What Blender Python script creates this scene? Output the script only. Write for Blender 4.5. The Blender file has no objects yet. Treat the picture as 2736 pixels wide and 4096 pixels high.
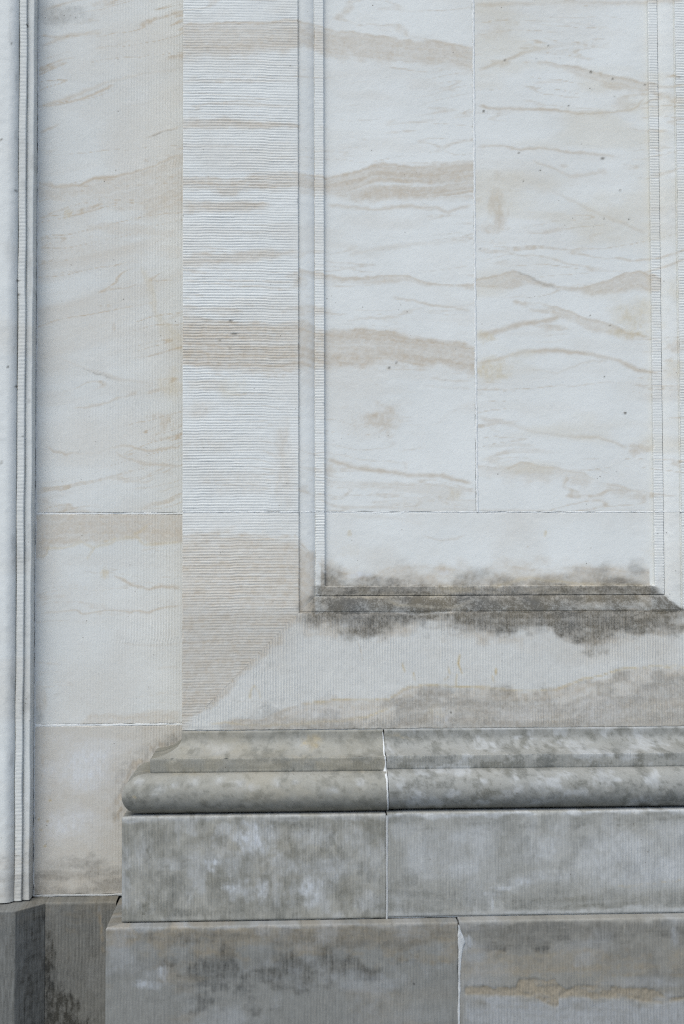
import bpy, math
import numpy as np

# ------------------------------------------------------------------ camera, sky, sun, exposure
scene = bpy.context.scene
YAW, PITCH, ROLL = (math.radians(a) for a in (2.975, 2.390, -0.183))
CAM = np.array([0.0, -4.0, 1.6])
LENS, PW, PH = 50.0, 2736.0, 4096.0
FPX = LENS / 36.0 * PH
fwd = np.array([math.sin(YAW) * math.cos(PITCH), math.cos(YAW) * math.cos(PITCH), math.sin(PITCH)])
rgt = np.array([math.cos(YAW), -math.sin(YAW), 0.0])
upv = np.cross(rgt, fwd)
rgt, upv = math.cos(ROLL) * rgt + math.sin(ROLL) * upv, -math.sin(ROLL) * rgt + math.cos(ROLL) * upv

from mathutils import Matrix
cam_data = bpy.data.cameras.new("camera")
cam_data.lens = LENS
cam_data.sensor_width = 36.0
cam_data.clip_end = 2000.0
cam_data.dof.use_dof = True
cam_data.dof.focus_distance = 3.98
cam_data.dof.aperture_fstop = 1.6
cam = bpy.data.objects.new("camera", cam_data)
scene.collection.objects.link(cam)
cam.matrix_world = Matrix([[rgt[0], upv[0], -fwd[0], CAM[0]], [rgt[1], upv[1], -fwd[1], CAM[1]],
                           [rgt[2], upv[2], -fwd[2], CAM[2]], [0, 0, 0, 1]])
scene.camera = cam

SUN_ELEV, SUN_AZ = math.radians(58), math.radians(207)      # azimuth clockwise from +Y (north): sun in front, a little to the left
world = bpy.data.worlds.new("World")
scene.world = world
world.use_nodes = True
wn = world.node_tree
wn.nodes.clear()
sky = wn.nodes.new("ShaderNodeTexSky")
sky.sky_type = 'NISHITA'
sky.sun_disc = False
sky.sun_elevation = SUN_ELEV
sky.sun_rotation = SUN_AZ
sky.dust_density = 1.7
sky.air_density = 1.0
sky.ozone_density = 1.0
bg = wn.nodes.new("ShaderNodeBackground")
bg.inputs["Strength"].default_value = 0.15
wo = wn.nodes.new("ShaderNodeOutputWorld")
wn.links.new(sky.outputs[0], bg.inputs[0])
wn.links.new(bg.outputs[0], wo.inputs[0])

sun_data = bpy.data.lights.new("sun", 'SUN')
sun_data.energy = 1.5
sun_data.angle = math.radians(46)
sun_data.color = (1.0, 0.98, 0.835)
sun = bpy.data.objects.new("sun", sun_data)
scene.collection.objects.link(sun)
sd = np.array([math.sin(SUN_AZ) * math.cos(SUN_ELEV), math.cos(SUN_AZ) * math.cos(SUN_ELEV), math.sin(SUN_ELEV)])
from mathutils import Vector
sun.rotation_euler = Vector(sd).to_track_quat('Z', 'Y').to_euler()
sun.location = (-3, -8, 10)

scene.view_settings.view_transform = 'Standard'
scene.view_settings.look = 'None'
scene.view_settings.gamma = 1.0
scene.view_settings.use_curve_mapping = False
scene.view_settings.exposure = 0.72
scene.render.engine = 'CYCLES'
scene.cycles.use_denoising = False
scene.cycles.filter_width = 1.15
scene.cycles.max_bounces = 6
scene.cycles.diffuse_bounces = 4


def px(x, y, Y):
    """photo pixel -> (X, Z) on the vertical plane at depth Y."""
    d = fwd + (x - PW / 2) / FPX * rgt - (y - PH / 2) / FPX * upv
    t = (Y - CAM[1]) / d[1]
    p = CAM + t * d
    return p[0], p[2]


# ------------------------------------------------------------------ noise
M32 = np.uint64(0xffffffff)


def hsh(ix, iy, seed):
    ix = (ix.astype(np.int64) & 0xffffffff).astype(np.uint64)
    iy = (iy.astype(np.int64) & 0xffffffff).astype(np.uint64)
    n = (ix * np.uint64(374761393) + iy * np.uint64(668265263) + np.uint64((seed * 1442695041 + 12345) & 0xffffffff)) & M32
    n = ((n ^ (n >> np.uint64(13))) * np.uint64(1274126177)) & M32
    n = ((n ^ (n >> np.uint64(15))) * np.uint64(2246822519)) & M32
    return (n ^ (n >> np.uint64(16))).astype(np.float64) / 4294967296.0


def vn(x, y, seed=0):
    x, y = np.broadcast_arrays(np.asarray(x, float), np.asarray(y, float))
    fx, fy = np.floor(x), np.floor(y)
    u, v = x - fx, y - fy
    u = u * u * u * (u * (u * 6 - 15) + 10)
    v = v * v * v * (v * (v * 6 - 15) + 10)
    a = hsh(fx, fy, seed); b = hsh(fx + 1, fy, seed); c = hsh(fx, fy + 1, seed); d = hsh(fx + 1, fy + 1, seed)
    return ((a * (1 - u) + b * u) * (1 - v) + (c * (1 - u) + d * u) * v) * 2 - 1


def fbm(x, y, o=4, seed=0):
    s, a, t = 0.0, 1.0, 0.0
    for i in range(o):
        s = s + a * vn(x * 2 ** i + 17.3 * i, y * 2 ** i - 9.1 * i, seed + i * 31)
        t += a
        a *= 0.55
    return s / t * 1.35


def ss(a, b, x):
    t = np.clip((x - a) / (b - a), 0, 1)
    return t * t * (3 - 2 * t)


# ------------------------------------------------------------------ stains: vein (beige), dirt (grey, also plain darkening), ochre, pale
VEIN, DIRT, OCHRE, PALE = 0, 1, 2, 3


class Stains:
    def __init__(self, Y, seed, bedding=0.12, bed_tilt=0.0, streak=0.0, ztop=9.0, lines=0.0):
        self.lines = lines
        self.streak, self.ztop = streak, ztop
        self.Y, self.seed, self.items, self.bedding, self.tilt = Y, seed, [], bedding, bed_tilt

    def w(self, pts):
        q = np.array([px(a, b, self.Y) for a, b in pts])
        return q

    def band(self, top, bot, ch, s, st=8, sb=14, fade=0.0, rough=1.0, stria=0.35, mix='max'):
        self.items.append(('band', self.w(top), self.w(bot), ch, s, st * .00095, sb * .00095, fade * .0007, rough, stria, mix))
        return self

    def line(self, pts, w, ch=VEIN, s=0.5, below=0.0, bs=0.25, fade=40):
        self.items.append(('line', self.w(pts), w * .0009, ch, min(.9, s * 1.08), below * .0007, bs, fade * .0007))
        return self

    def drip(self, pts, w, ch=VEIN, s=0.5):
        self.items.append(('drip', self.w(pts), w * .0007, ch, s))
        return self

    def blob(self, x, y, rx, ry, ch, s, soft=0.6, rough=0.45, nf=1.0):
        X, Z = px(x, y, self.Y)
        self.items.append(('blob', X, Z, rx * .0007, ry * .0007, ch, s, soft, rough, nf))
        return self

    def mottle(self, ch, s, sx, sz, lo, hi, box=None, soft=60, mix='max', o=4):
        if box:
            x0, z1 = px(box[0], box[1], self.Y); x1, z0 = px(box[2], box[3], self.Y); box = (x0, x1, z0, z1)
        self.items.append(('mottle', ch, s, sx, sz, lo, hi, box, soft * .0007, mix, o))
        return self

    def wash(self, ch, s, box=None, soft=60):
        return self.mottle(ch, s, 3, 3, -3, -2, box, soft)

    def eval(self, X, Z):
        sh = X.shape
        M = np.zeros(sh + (4,))
        sd_ = self.seed * 101
        wx = X + 0.006 * fbm(X * 14, Z * 14, 3, sd_ + 1)
        wz = Z + 0.006 * fbm(X * 9, Z * 22, 4, sd_ + 2) + 0.0022 * fbm(X * 60, Z * 90, 2, sd_ + 3)
        if self.bedding:
            q = Z + self.tilt * X + .05 * fbm(X * 1.3, Z * 2, 2, sd_ + 6)
            b1 = ss(.15, .9, fbm(X * 1.4, q * 11, 4, sd_ + 4))
            b2 = ss(.2, .0, np.abs(fbm(X * 1.1 + 5, q * 7, 3, sd_ + 5))) * ss(-.1, .5, vn(X * 3, Z * 3, sd_ + 7))
            M[..., VEIN] = self.bedding * (b1 + .55 * b2) + .03
            for k, (fz, fx, wd) in enumerate(((9, 1.2, .06), (17, 1.8, .08), (30, 2.2, .10))):
                c = fbm(X * fx + 3 * k, (q + .012 * fbm(X * 7, Z * 7, 3, sd_ + 60 + k)) * fz, 3, sd_ + 50 + k)
                ln = ss(wd, wd * .15, np.abs(c)) * ss(-.15, .55, fbm(X * 3.5 + 9 * k, Z * 5, 2, sd_ + 70 + k))
                M[..., VEIN] = np.maximum(M[..., VEIN], self.lines * ln * (.75 + .4 * vn(X * 90, Z * 90, sd_ + 80)))
        k = 0
        for it in self.items:
            k += 1
            if it[0] == 'band':
                _, T, B, ch, s, st, sb, fade, rough, stria, mix = it
                zt = np.interp(wx, T[:, 0], T[:, 1]) ; zb = np.interp(wx, B[:, 0], B[:, 1])
                n = fbm(X * 18, Z * 30, 4, sd_ + k * 7)
                m = ss(-st, st, zt - wz + n * st * rough) * ss(-sb, sb, wz - zb + n * sb * rough)
                lo, hi = max(T[0, 0], B[0, 0]), min(T[-1, 0], B[-1, 0])
                m = m * ss(lo - 1e-3 - .002, lo + .002 + fade, X) * ss(hi + .003, hi - .002 - fade, X)
                m = m * (1 - stria + stria * (0.55 + .7 * fbm(X * 2.5, (wz - zt) * 80, 3, sd_ + k * 7 + 3) + .45 * vn(X * 5, (wz - zt) * 240, sd_ + k * 7 + 5)))
                m = m * (1 + .2 * vn(X * 150, Z * 150, sd_ + k))
                if ch == VEIN:
                    m = m * (.86 + .42 * np.exp(-((zt - wz - .002) / .004) ** 2))
                m = np.clip(m, 0, 1) * s
            elif it[0] == 'line':
                _, P, w, ch, s, below, bs, fade = it
                zc = np.interp(wx, P[:, 0], P[:, 1])
                d = wz - zc
                m = np.exp(-(d / w) ** 2) * (0.78 + .4 * fbm(X * 6, Z * 5, 3, sd_ + k * 7)) * s
                if below:
                    m = np.maximum(m, bs * ss(0, .002, -d) * ss(-below, 0, d) * (0.7 + .5 * fbm(X * 25, Z * 25, 3, sd_ + k)))
                m = m * ss(P[0, 0] - .002, P[0, 0] + fade, X) * ss(P[-1, 0] + .002, P[-1, 0] - fade, X)
                mix = 'max'
            elif it[0] == 'drip':
                _, P, w, ch, s = it
                bb = 5 * w
                m = np.zeros(sh)
                sel = (X > P[:, 0].min() - bb) & (X < P[:, 0].max() + bb) & (Z > P[:, 1].min() - bb) & (Z < P[:, 1].max() + bb)
                if sel.any():
                    x, z = wx[sel], wz[sel]
                    dm = np.full(x.shape, 1e9)
                    for a, b in zip(P[:-1], P[1:]):
                        ab = b - a
                        t = np.clip(((x - a[0]) * ab[0] + (z - a[1]) * ab[1]) / (ab @ ab + 1e-12), 0, 1)
                        dm = np.minimum(dm, np.hypot(x - a[0] - t * ab[0], z - a[1] - t * ab[1]))
                    m[sel] = s * np.exp(-(dm / w) ** 2) * np.clip(.7 + .7 * fbm(x * 90, z * 60, 2, sd_ + k), 0, 1.2)
                mix = 'max'
            elif it[0] == 'blob':
                _, cx, cz, rx, rz, ch, s, soft, rough, nf = it
                m = np.zeros(sh)
                sel = (np.abs(X - cx) < rx * 2) & (np.abs(Z - cz) < rz * 2)
                if sel.any():
                    x, z = X[sel], Z[sel]
                    r = np.hypot((x - cx) / rx, (z - cz) / rz)
                    r = r + rough * fbm((x - cx) / rx * 1.7 * nf + 7 * k, (z - cz) / rz * 1.7 * nf, 4, sd_ + k * 3)
                    m[sel] = s * ss(1.0 + soft * .5, 1.0 - soft, r) * np.clip(.85 + .35 * fbm(x * 120, z * 70, 2, sd_ + k), 0, 1.2)
                mix = 'max'
            else:
                _, ch, s, sx, sz, lo, hi, box, soft, mix, o = it
                m = s * ss(lo, hi, fbm(X * sx, Z * sz, o, sd_ + k * 13))
                if box:
                    m = m * ss(box[0] - soft, box[0] + soft, wx) * ss(box[1] + soft, box[1] - soft, wx) \
                        * ss(box[2] - soft, box[2] + soft, wz) * ss(box[3] + soft, box[3] - soft, wz)
            if mix == 'max':
                M[..., ch] = np.maximum(M[..., ch], m)
            elif mix == 'sub':
                M[..., ch] = M[..., ch] * (1 - np.clip(m, 0, 1))
            else:
                M[..., ch] = M[..., ch] + m
        if self.streak:
            st = (.4 * vn(X * 126, Z * 18, sd_ + 91) + .7 * vn(X * 255, Z * 34, sd_ + 92)) * (Z < self.ztop)
            M[..., DIRT] = M[..., DIRT] * (1 + self.streak * st) + .05 * self.streak * np.clip(st, 0, 1)
            M[..., PALE] = M[..., PALE] * (1 - .35 * self.streak * np.clip(st, -.5, 1))
        # pale patches clean the dirt away
        M[..., DIRT] *= (1 - .92 * np.clip(M[..., PALE], 0, 1)) * (1 - .55 * np.clip(M[..., OCHRE], 0, 1))
        return np.clip(M, 0, 1)


# ------------------------------------------------------------------ materials
DIRT_GRAIN = .95


def mat_new(name):
    m = bpy.data.materials.new(name)
    m.use_nodes = True
    nt = m.node_tree
    nt.nodes.clear()
    return m, nt


def nd(nt, kind, **kw):
    n = nt.nodes.new(kind)
    for k, v in kw.items():
        if k in n.inputs:
            n.inputs[k].default_value = v
        else:
            setattr(n, k, v)
    return n


def mixc(nt, fac, a, b):
    n = nt.nodes.new("ShaderNodeMix")
    n.data_type = 'RGBA'
    L = nt.links
    (L.new(fac, n.inputs[0]) if not isinstance(fac, float) else setattr(n.inputs[0], 'default_value', fac))
    for i, c in ((6, a), (7, b)):
        if isinstance(c, tuple):
            n.inputs[i].default_value = c + (1,)
        else:
            L.new(c, n.inputs[i])
    return n.outputs[2]


def math_(nt, op, a, b=None, c=None, clamp=False):
    n = nt.nodes.new("ShaderNodeMath")
    n.operation = op
    n.use_clamp = clamp
    for i, v in enumerate((a, b, c)):
        if v is None:
            continue
        if isinstance(v, (int, float)):
            n.inputs[i].default_value = v
        else:
            nt.links.new(v, n.inputs[i])
    return n.outputs[0]


def noise(nt, vec, scale, detail=4, rough=.55):
    n = nd(nt, "ShaderNodeTexNoise", Scale=scale, Detail=detail, Roughness=rough)
    nt.links.new(vec, n.inputs['Vector'])
    return n.outputs['Fac']


def maprange(nt, v, a, b, c, d, smooth=False):
    n = nt.nodes.new("ShaderNodeMapRange")
    if smooth:
        n.interpolation_type = 'SMOOTHSTEP'
    nt.links.new(v, n.inputs[0])
    for i, q in enumerate((a, b, c, d)):
        n.inputs[i + 1].default_value = q
    return n.outputs[0]


def stone_material(name, base_a, base_b, vein=(.445, .382, .300), dirt=(.085, .083, .076), ochre=(.47, .385, .23), pale=(.60, .63, .67), grain_amt=.05, comb=0.0):
    m, nt = mat_new(name)
    L = nt.links
    tc = nd(nt, "ShaderNodeTexCoord")
    P = tc.outputs['Object']
    at = nd(nt, "ShaderNodeAttribute", attribute_name="stain")
    sep = nd(nt, "ShaderNodeSeparateColor")
    L.new(at.outputs['Color'], sep.inputs[0])
    fine = noise(nt, P, 260, 3, .7)
    grain = noise(nt, P, 620, 2, .6)
    midn = noise(nt, P, 38, 5, .65)
    big = noise(nt, P, 4.5, 4, .55)
    col = mixc(nt, maprange(nt, big, .3, .7, 0, 1), base_a, base_b)
    # veins
    f = math_(nt, 'MULTIPLY', sep.outputs[0], maprange(nt, midn, .25, .75, .9, 1.35), clamp=True)
    col = mixc(nt, f, col, vein)
    f = math_(nt, 'MULTIPLY', at.outputs['Alpha'], maprange(nt, midn, .25, .75, .6, 1.15), clamp=True)
    col = mixc(nt, f, col, pale)
    f = math_(nt, 'MULTIPLY', sep.outputs[2], maprange(nt, fine, .25, .75, .7, 1.2), clamp=True)
    col = mixc(nt, f, col, ochre)
    # dirt: a film that breaks up into specks where it is thin
    brk = math_(nt, 'ADD', math_(nt, 'MULTIPLY', fine, 1.25), math_(nt, 'MULTIPLY', midn, .6))
    e = math_(nt, 'MULTIPLY_ADD', math_(nt, 'SUBTRACT', brk, .93), DIRT_GRAIN, 1.0)
    f = math_(nt, 'MULTIPLY', math_(nt, 'MULTIPLY', sep.outputs[1], e, clamp=True), .96)
    dcol = mixc(nt, maprange(nt, noise(nt, P, 9, 3, .5), .35, .65, 0, 1), dirt, tuple(min(1, c * k) for c, k in zip(dirt, (1.35, 1.2, .95))))
    col = mixc(nt, f, col, dcol)
    # grain and tiny dark pits
    g3 = noise(nt, P, 210, 4, .75)
    g = math_(nt, 'MULTIPLY_ADD', math_(nt, 'SUBTRACT', g3, .5), grain_amt * 3.2, 1.0)
    if comb:                                   # fine vertical colour streaks that give the tooled look
        mp = nd(nt, "ShaderNodeMapping")
        mp.inputs['Scale'].default_value = (1, 1, .16)
        L.new(P, mp.inputs['Vector'])
        cn = noise(nt, mp.outputs[0], 190, 3, .6)
        g = math_(nt, 'MULTIPLY', g, math_(nt, 'MULTIPLY_ADD', math_(nt, 'SUBTRACT', cn, .5), comb * 3.2, 1.0))
    vm = nd(nt, "ShaderNodeVectorMath", operation='SCALE')
    L.new(col, vm.inputs[0])
    L.new(g, vm.inputs['Scale'])
    col = vm.outputs[0]
    col = mixc(nt, maprange(nt, grain, .2, .8, .0, .12), col, (.05, .048, .045))
    vo = nd(nt, "ShaderNodeTexVoronoi", Scale=46.0)
    L.new(P, vo.inputs['Vector'])
    pit = math_(nt, 'MULTIPLY', maprange(nt, vo.outputs['Distance'], .05, .11, 1, 0), maprange(nt, noise(nt, P, 11, 2), .56, .66, 0, .75))
    col = mixc(nt, pit, col, (.10, .085, .07))
    bs = nd(nt, "ShaderNodeBsdfPrincipled", Roughness=.92)
    bs.inputs['Specular IOR Level'].default_value = .18
    L.new(col, bs.inputs['Base Color'])
    bh = math_(nt, 'ADD', math_(nt, 'MULTIPLY', fine, .6), math_(nt, 'MULTIPLY', noise(nt, P, 110, 4, .6), .8))
    bmp = nd(nt, "ShaderNodeBump", Strength=.4, Distance=.0012)
    L.new(bh, bmp.inputs['Height'])
    L.new(bmp.outputs[0], bs.inputs['Normal'])
    out = nd(nt, "ShaderNodeOutputMaterial")
    L.new(bs.outputs[0], out.inputs[0])
    return m


def plain_material(name, a, b, scale=30.0, rough=.9, bump=.4):
    m, nt = mat_new(name)
    L = nt.links
    tc = nd(nt, "ShaderNodeTexCoord")
    n1 = noise(nt, tc.outputs['Object'], scale, 5, .6)
    n2 = noise(nt, tc.outputs['Object'], scale * 9, 3, .6)
    col = mixc(nt, maprange(nt, n1, .3, .7, 0, 1), a, b)
    col = mixc(nt, maprange(nt, n2, .3, .8, 0, .3), col, tuple(c * .55 for c in a))
    bs = nd(nt, "ShaderNodeBsdfPrincipled", Roughness=rough)
    bs.inputs['Specular IOR Level'].default_value = .2
    L.new(col, bs.inputs['Base Color'])
    bmp = nd(nt, "ShaderNodeBump", Strength=bump, Distance=.002)
    L.new(n2, bmp.inputs['Height'])
    L.new(bmp.outputs[0], bs.inputs['Normal'])
    out = nd(nt, "ShaderNodeOutputMaterial")
    L.new(bs.outputs[0], out.inputs[0])
    return m


MAT = {
    'stone': stone_material("pale_sandstone", (.595, .608, .592), (.648, .662, .646)),
    'wall': stone_material("wall_sandstone", (.54, .552, .538), (.595, .607, .592)),
    'base': stone_material("base_sandstone", (.32, .325, .315), (.375, .38, .37), vein=(.285, .268, .218), dirt=(.055, .059, .052), ochre=(.37, .30, .175), pale=(.46, .478, .495), grain_amt=.15),
    'socle': stone_material("socle_sandstone", (.32, .325, .315), (.375, .38, .37), vein=(.285, .268, .218), dirt=(.055, .059, .052), ochre=(.37, .30, .175), pale=(.46, .478, .495), grain_amt=.12, comb=.11),
    'plinth': stone_material("plinth_sandstone", (.200, .208, .202), (.245, .252, .245), vein=(.250, .222, .174), dirt=(.028, .029, .028), ochre=(.27, .22, .15), pale=(.345, .363, .383), grain_amt=.09, comb=.10),
    'mortar': plain_material("lime_mortar", (.50, .51, .505), (.58, .585, .58), 60),
    'pale_mortar': plain_material("pale_mortar", (.60, .61, .60), (.66, .67, .66), 60, bump=.2),
    'grey_mortar': plain_material("grey_mortar", (.34, .345, .34), (.44, .445, .44), 60),
    'joint_mortar': plain_material("joint_mortar", (.38, .39, .39), (.50, .51, .51), 60),
    'core': plain_material("rubble_core", (.34, .33, .31), (.40, .39, .37), 12),
    'paving': plain_material("granite_paving", (.075, .075, .074), (.11, .11, .108), 14),
}

# ------------------------------------------------------------------ mesh helpers
COL = scene.collection


def link(o, parent=None):
    COL.objects.link(o)
    if parent is not None:
        o.parent = parent
    return o


def empty(name, label, cat, loc):
    o = bpy.data.objects.new(name, None)
    o.empty_display_size = .2
    o.location = loc
    o["label"] = label
    o["kind"] = "thing"
    o["category"] = cat
    COL.objects.link(o)
    return o


def build(name, grids, mat, parent=None, origin=(0, 0, 0)):
    """grids: list of (P[n,m,3], masks[n,m,4] or None, outward vector) joined into one mesh."""
    V, F, A, base = [], [], [], 0
    for P, msk, outw in grids:
        n, m = P.shape[:2]
        idx = np.arange(n * m).reshape(n, m) + base
        q = np.stack([idx[:-1, :-1], idx[1:, :-1], idx[1:, 1:], idx[:-1, 1:]], -1).reshape(-1, 4)
        nor = np.cross(P[1:, :-1] - P[:-1, :-1], P[:-1, 1:] - P[:-1, :-1]).reshape(-1, 3).sum(0)
        if nor @ np.array(outw) < 0:
            q = q[:, ::-1]
        V.append(P.reshape(-1, 3)); F.append(q)
        A.append((np.zeros((n * m, 4)) if msk is None else msk.reshape(-1, 4)))
        base += n * m
    V = np.concatenate(V) - np.array(origin); F = np.concatenate(F); A = np.concatenate(A)
    me = bpy.data.meshes.new(name)
    me.vertices.add(len(V)); me.vertices.foreach_set("co", V.astype(np.float32).ravel())
    me.loops.add(F.size); me.loops.foreach_set("vertex_index", F.astype(np.int32).ravel())
    me.polygons.add(len(F))
    me.polygons.foreach_set("loop_start", np.arange(0, F.size, 4, dtype=np.int32))
    me.update(calc_edges=True)
    me.polygons.foreach_set("use_smooth", np.ones(len(F), dtype=bool))
    at = me.attributes.new("stain", 'FLOAT_COLOR', 'POINT')
    at.data.foreach_set("color", A.astype(np.float32).ravel())
    me.materials.append(mat)
    o = bpy.data.objects.new(name, me)
    link(o, parent)
    if parent is not None:
        w = np.array(origin) - np.array(total_loc(parent))
        o.location = tuple(w)
    else:
        o.location = origin
    return o


def total_loc(o):
    l = np.array(o.location)
    while o.parent is not None:
        o = o.parent
        l = l + np.array(o.location)
    return l


def lin(a, b, step, ends=True):
    n = max(2, int(round((b - a) / step)) + 1)
    c = np.linspace(a, b, n)
    if ends and b - a > .02:
        e = np.array([.0006, .0014, .0024])
        c = np.unique(np.concatenate([c[(c == a) | (c == b) | ((c > a + .003) & (c < b - .003))], a + e, b - e]))
    return c


def zlin(a, b, step, lo=.34, hi=3.36, coarse=.03):
    """fine where the picture looks, coarser outside it"""
    pts = []
    for s, e, st in ((a, min(b, lo), coarse), (max(a, lo), min(b, hi), step), (max(a, hi), b, coarse)):
        if e - s > 1e-6:
            pts.append(np.linspace(s, e, max(2, int(round((e - s) / st)) + 1)))
    c = np.unique(np.round(np.concatenate(pts), 7))
    e = np.array([.0006, .0014, .0024])
    return np.unique(np.concatenate([c[(c == c[0]) | (c == c[-1]) | ((c > a + .003) & (c < b - .003))], a + e, b - e]))


def rnd(d, along, r=.0016, seed=0, chip=.003):
    """worn arris: how far the face falls back at distance d from its edge"""
    rr = r * (1 + .4 * vn(along * 40, 0, seed)) + chip * ss(.45, .95, fbm(along * 26, along * 0 + 3.7, 3, seed + 1))
    q = np.clip(1 - d / rr, 0, 1)
    return rr * (1 - np.sqrt(1 - q * q))


def tooling(q, along, pitch, amp, seed, col=.095, jit=.35):
    """comb-chiselled ridges running across q; strokes are laid in columns that do not quite meet"""
    c = np.floor((along + .006 * vn(q * 9, along * 0, seed + 2)) / col)
    ph = hsh(c, c * 0, seed + 3) * jit
    qq = q + .0009 * vn(q * 55, along * 7, seed + 4) + .0005 * vn(q * 20, along * 60, seed + 9)
    row = np.floor(qq / pitch + ph)
    f = qq / pitch + ph - row
    am = amp * (.78 + .44 * hsh(row, c, seed + 5)) * (.85 + .3 * vn(along * 22, q * 30, seed + 6)) * np.clip(.85 + .5 * fbm(along * 7, q * 5, 3, seed + 7), .3, 1.3)
    return am * np.abs(np.sin(np.pi * f)) ** .85


def rough(X, Z, amp, seed):
    return amp * (.6 * fbm(X * 5, Z * 5, 3, seed) + .4 * fbm(X * 60, Z * 60, 2, seed + 5))


def skirt(P, msk, side, back, outw):
    """closing face from one edge of a grid back to depth Y = back"""
    if side == 'n0':
        e, k = P[0], msk[0]
    elif side == 'n1':
        e, k = P[-1], msk[-1]
    elif side == 'm0':
        e, k = P[:, 0], msk[:, 0]
    else:
        e, k = P[:, -1], msk[:, -1]
    b = e.copy()
    b[:, 1] = back
    return (np.stack([e, b]), np.stack([k, k]), outw)


TOP = 4.0
# ------------------------------------------------------------------ the pier with the sunken panel
XL, XR = -.240, 1.504
T1, T2, T3 = .326, .373, .400          # border, moulding, fillet: offsets from the pier's edge
ZB = 1.158                             # foot of the bordered stones
ZJ = 1.7675                            # bed joint across the panel
XJ = .5940                             # upright joint in the panel
YQ, YV, YF, YP = .007, .0215, .0170, .0290


def ring_y(t):
    """depth of border / ovolo / fillet / panel at offset t"""
    s = np.clip((t - T1 - .003) / (T2 - T1 - .003), 0, 1)
    ov = YQ + (YV - YQ) * (1 - np.sqrt(np.clip(1 - s ** 2, 0, 1))) ** .9
    return np.where(t <= T1, 0.0, np.where(t < T1 + .003, YQ + .001, np.where(t < T2, ov, np.where(t <= T3, YF, YP))))


def ring_section(which, side, z0, z1, S, seed, xa=None, xb=None):
    """one run of border/moulding/fillet on the left, right or bottom of the panel -> grids"""
    if which == 'border':
        t = lin(0, T1, .0055)
    elif which == 'moulding':
        t = np.concatenate([[T1 - .0002, T1], T1 + np.array([.0012, .0026, .0034]), np.linspace(T1 + .005, T2 - .002, 14), [T2 - .0008, T2 - .0002]])
    else:
        t = np.concatenate([[T2 - .0002], T2 + np.array([.0, .0007, .0016, .003]), np.linspace(T2 + .006, T3 - .006, 5), T3 - np.array([.003, .0016, .0007, 0]), [T3 + .0002]])
    fine = {'border': .0016, 'moulding': .004, 'fillet': .0016}[which]
    if side in ('left', 'right'):
        l = zlin(0, 1, fine / (z1 - z0), lo=(.34 - z0) / (z1 - z0), hi=(3.36 - z0) / (z1 - z0), coarse=.03 / (z1 - z0)) if False else None
        l = (zlin(z0, z1, fine) - z0) / (z1 - z0)
        Tm, Lm = np.meshgrid(t, l, indexing='ij')
        zb = np.maximum(z0, ZB + Tm) if z0 < ZJ - .1 else np.full_like(Tm, z0)
        Z = zb + (z1 - zb) * Lm
        if which == 'border' and z0 < ZJ - .1:          # rows at constant height, cut off by the mitre
            Um, Z = np.meshgrid(t / T1, zlin(z0 + .0004, z1, fine), indexing='ij')
            Tm = Um * np.minimum(T1, Z - ZB)
        X = XL + Tm if side == 'left' else XR - Tm
        q, along = Z, X
    elif which == 'border':
        Um, X = np.meshgrid(t / T1, lin(XL + .0004, XR - .0004, fine, ends=False), indexing='ij')
        Tm = Um * np.minimum(T1, np.minimum(X - XL, XR - X))
        Z = ZB + Tm
        q, along = X, Z
    else:
        l = lin(0, 1, fine / 1.4, ends=False)
        Tm, Lm = np.meshgrid(t, l, indexing='ij')
        X = (XL + Tm) + (XR - XL - 2 * Tm) * Lm
        Z = ZB + Tm
        q, along = X, Z
    Y = ring_y(Tm)
    if which == 'moulding':
        Y[0] = .0004; Y[1] = YQ + .001; Y[-1] = YF + .001
        Y = Y + rough(X, Z, .0007, seed)
    elif which == 'border':
        fade = ss(0, .010, T1 - Tm) * .5 + .5
        if side == 'bottom':
            fade = fade * (.25 + .75 * ss(.004, .014, Tm))
        amp = .0013 if side != 'bottom' else .0017
        if z0 >= ZJ - .1:
            fade = fade * (.4 + .6 * ss(0, .008, Z - z0))
        elif side != 'bottom':
            fade = fade * (.4 + .6 * ss(0, .008, z1 - Z))
        Y = Y - tooling(q, along, .0077, amp, seed) * fade + amp * .7 + rough(X, Z, .0008, seed)
        mit = np.minimum(1, ss(0, .004, np.abs((X - XL) - (Z - ZB))) ) if z0 < ZJ - .1 else 1.0
        Y = Y + rnd(Tm, q, .0018, seed + 20) + rnd(T1 - Tm, q, .0013, seed + 21, .0022)
        if side == 'bottom':
            pass
        if z0 >= ZJ - .1:
            Y = Y + rnd(Z - z0, along, .0014, seed + 22, .002)
        elif side != 'bottom':
            Y = Y + rnd(z1 - Z, along, .0014, seed + 23, .002)
    else:
        Y = Y - tooling(q, along, .0079, .0010, seed, col=.5) + .0006 + rough(X, Z, .0006, seed)
        Y = Y + rnd(np.abs(Tm - T2), q, .0016, seed + 24, .002) + rnd(np.abs(T3 - Tm), q, .0018, seed + 25, .003)
        Y[0] = YV; Y[-1] = YP + .002
    P = np.stack([X, Y, Z], -1)
    msk = S.eval(X, Z)
    g = [(P, msk, (0, -1, 0))]
    if which == 'border':
        if side == 'left':
            g.append(skirt(P, msk, 'n0', .165, (-1, 0, 0)))
        elif side == 'right':
            g.append(skirt(P, msk, 'n0', .165, (1, 0, 0)))
        else:
            g.append(skirt(P, msk, 'n0', .07, (0, 0, -1)))
    if side != 'bottom':
        if z0 >= ZJ - .1:
            g.append(skirt(P, msk, 'm0', .07, (0, 0, -1)))
            g.append(skirt(P, msk, 'm1', .07, (0, 0, 1)))
        else:
            g.append(skirt(P, msk, 'm1', .07, (0, 0, 1)))
    return g


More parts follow.
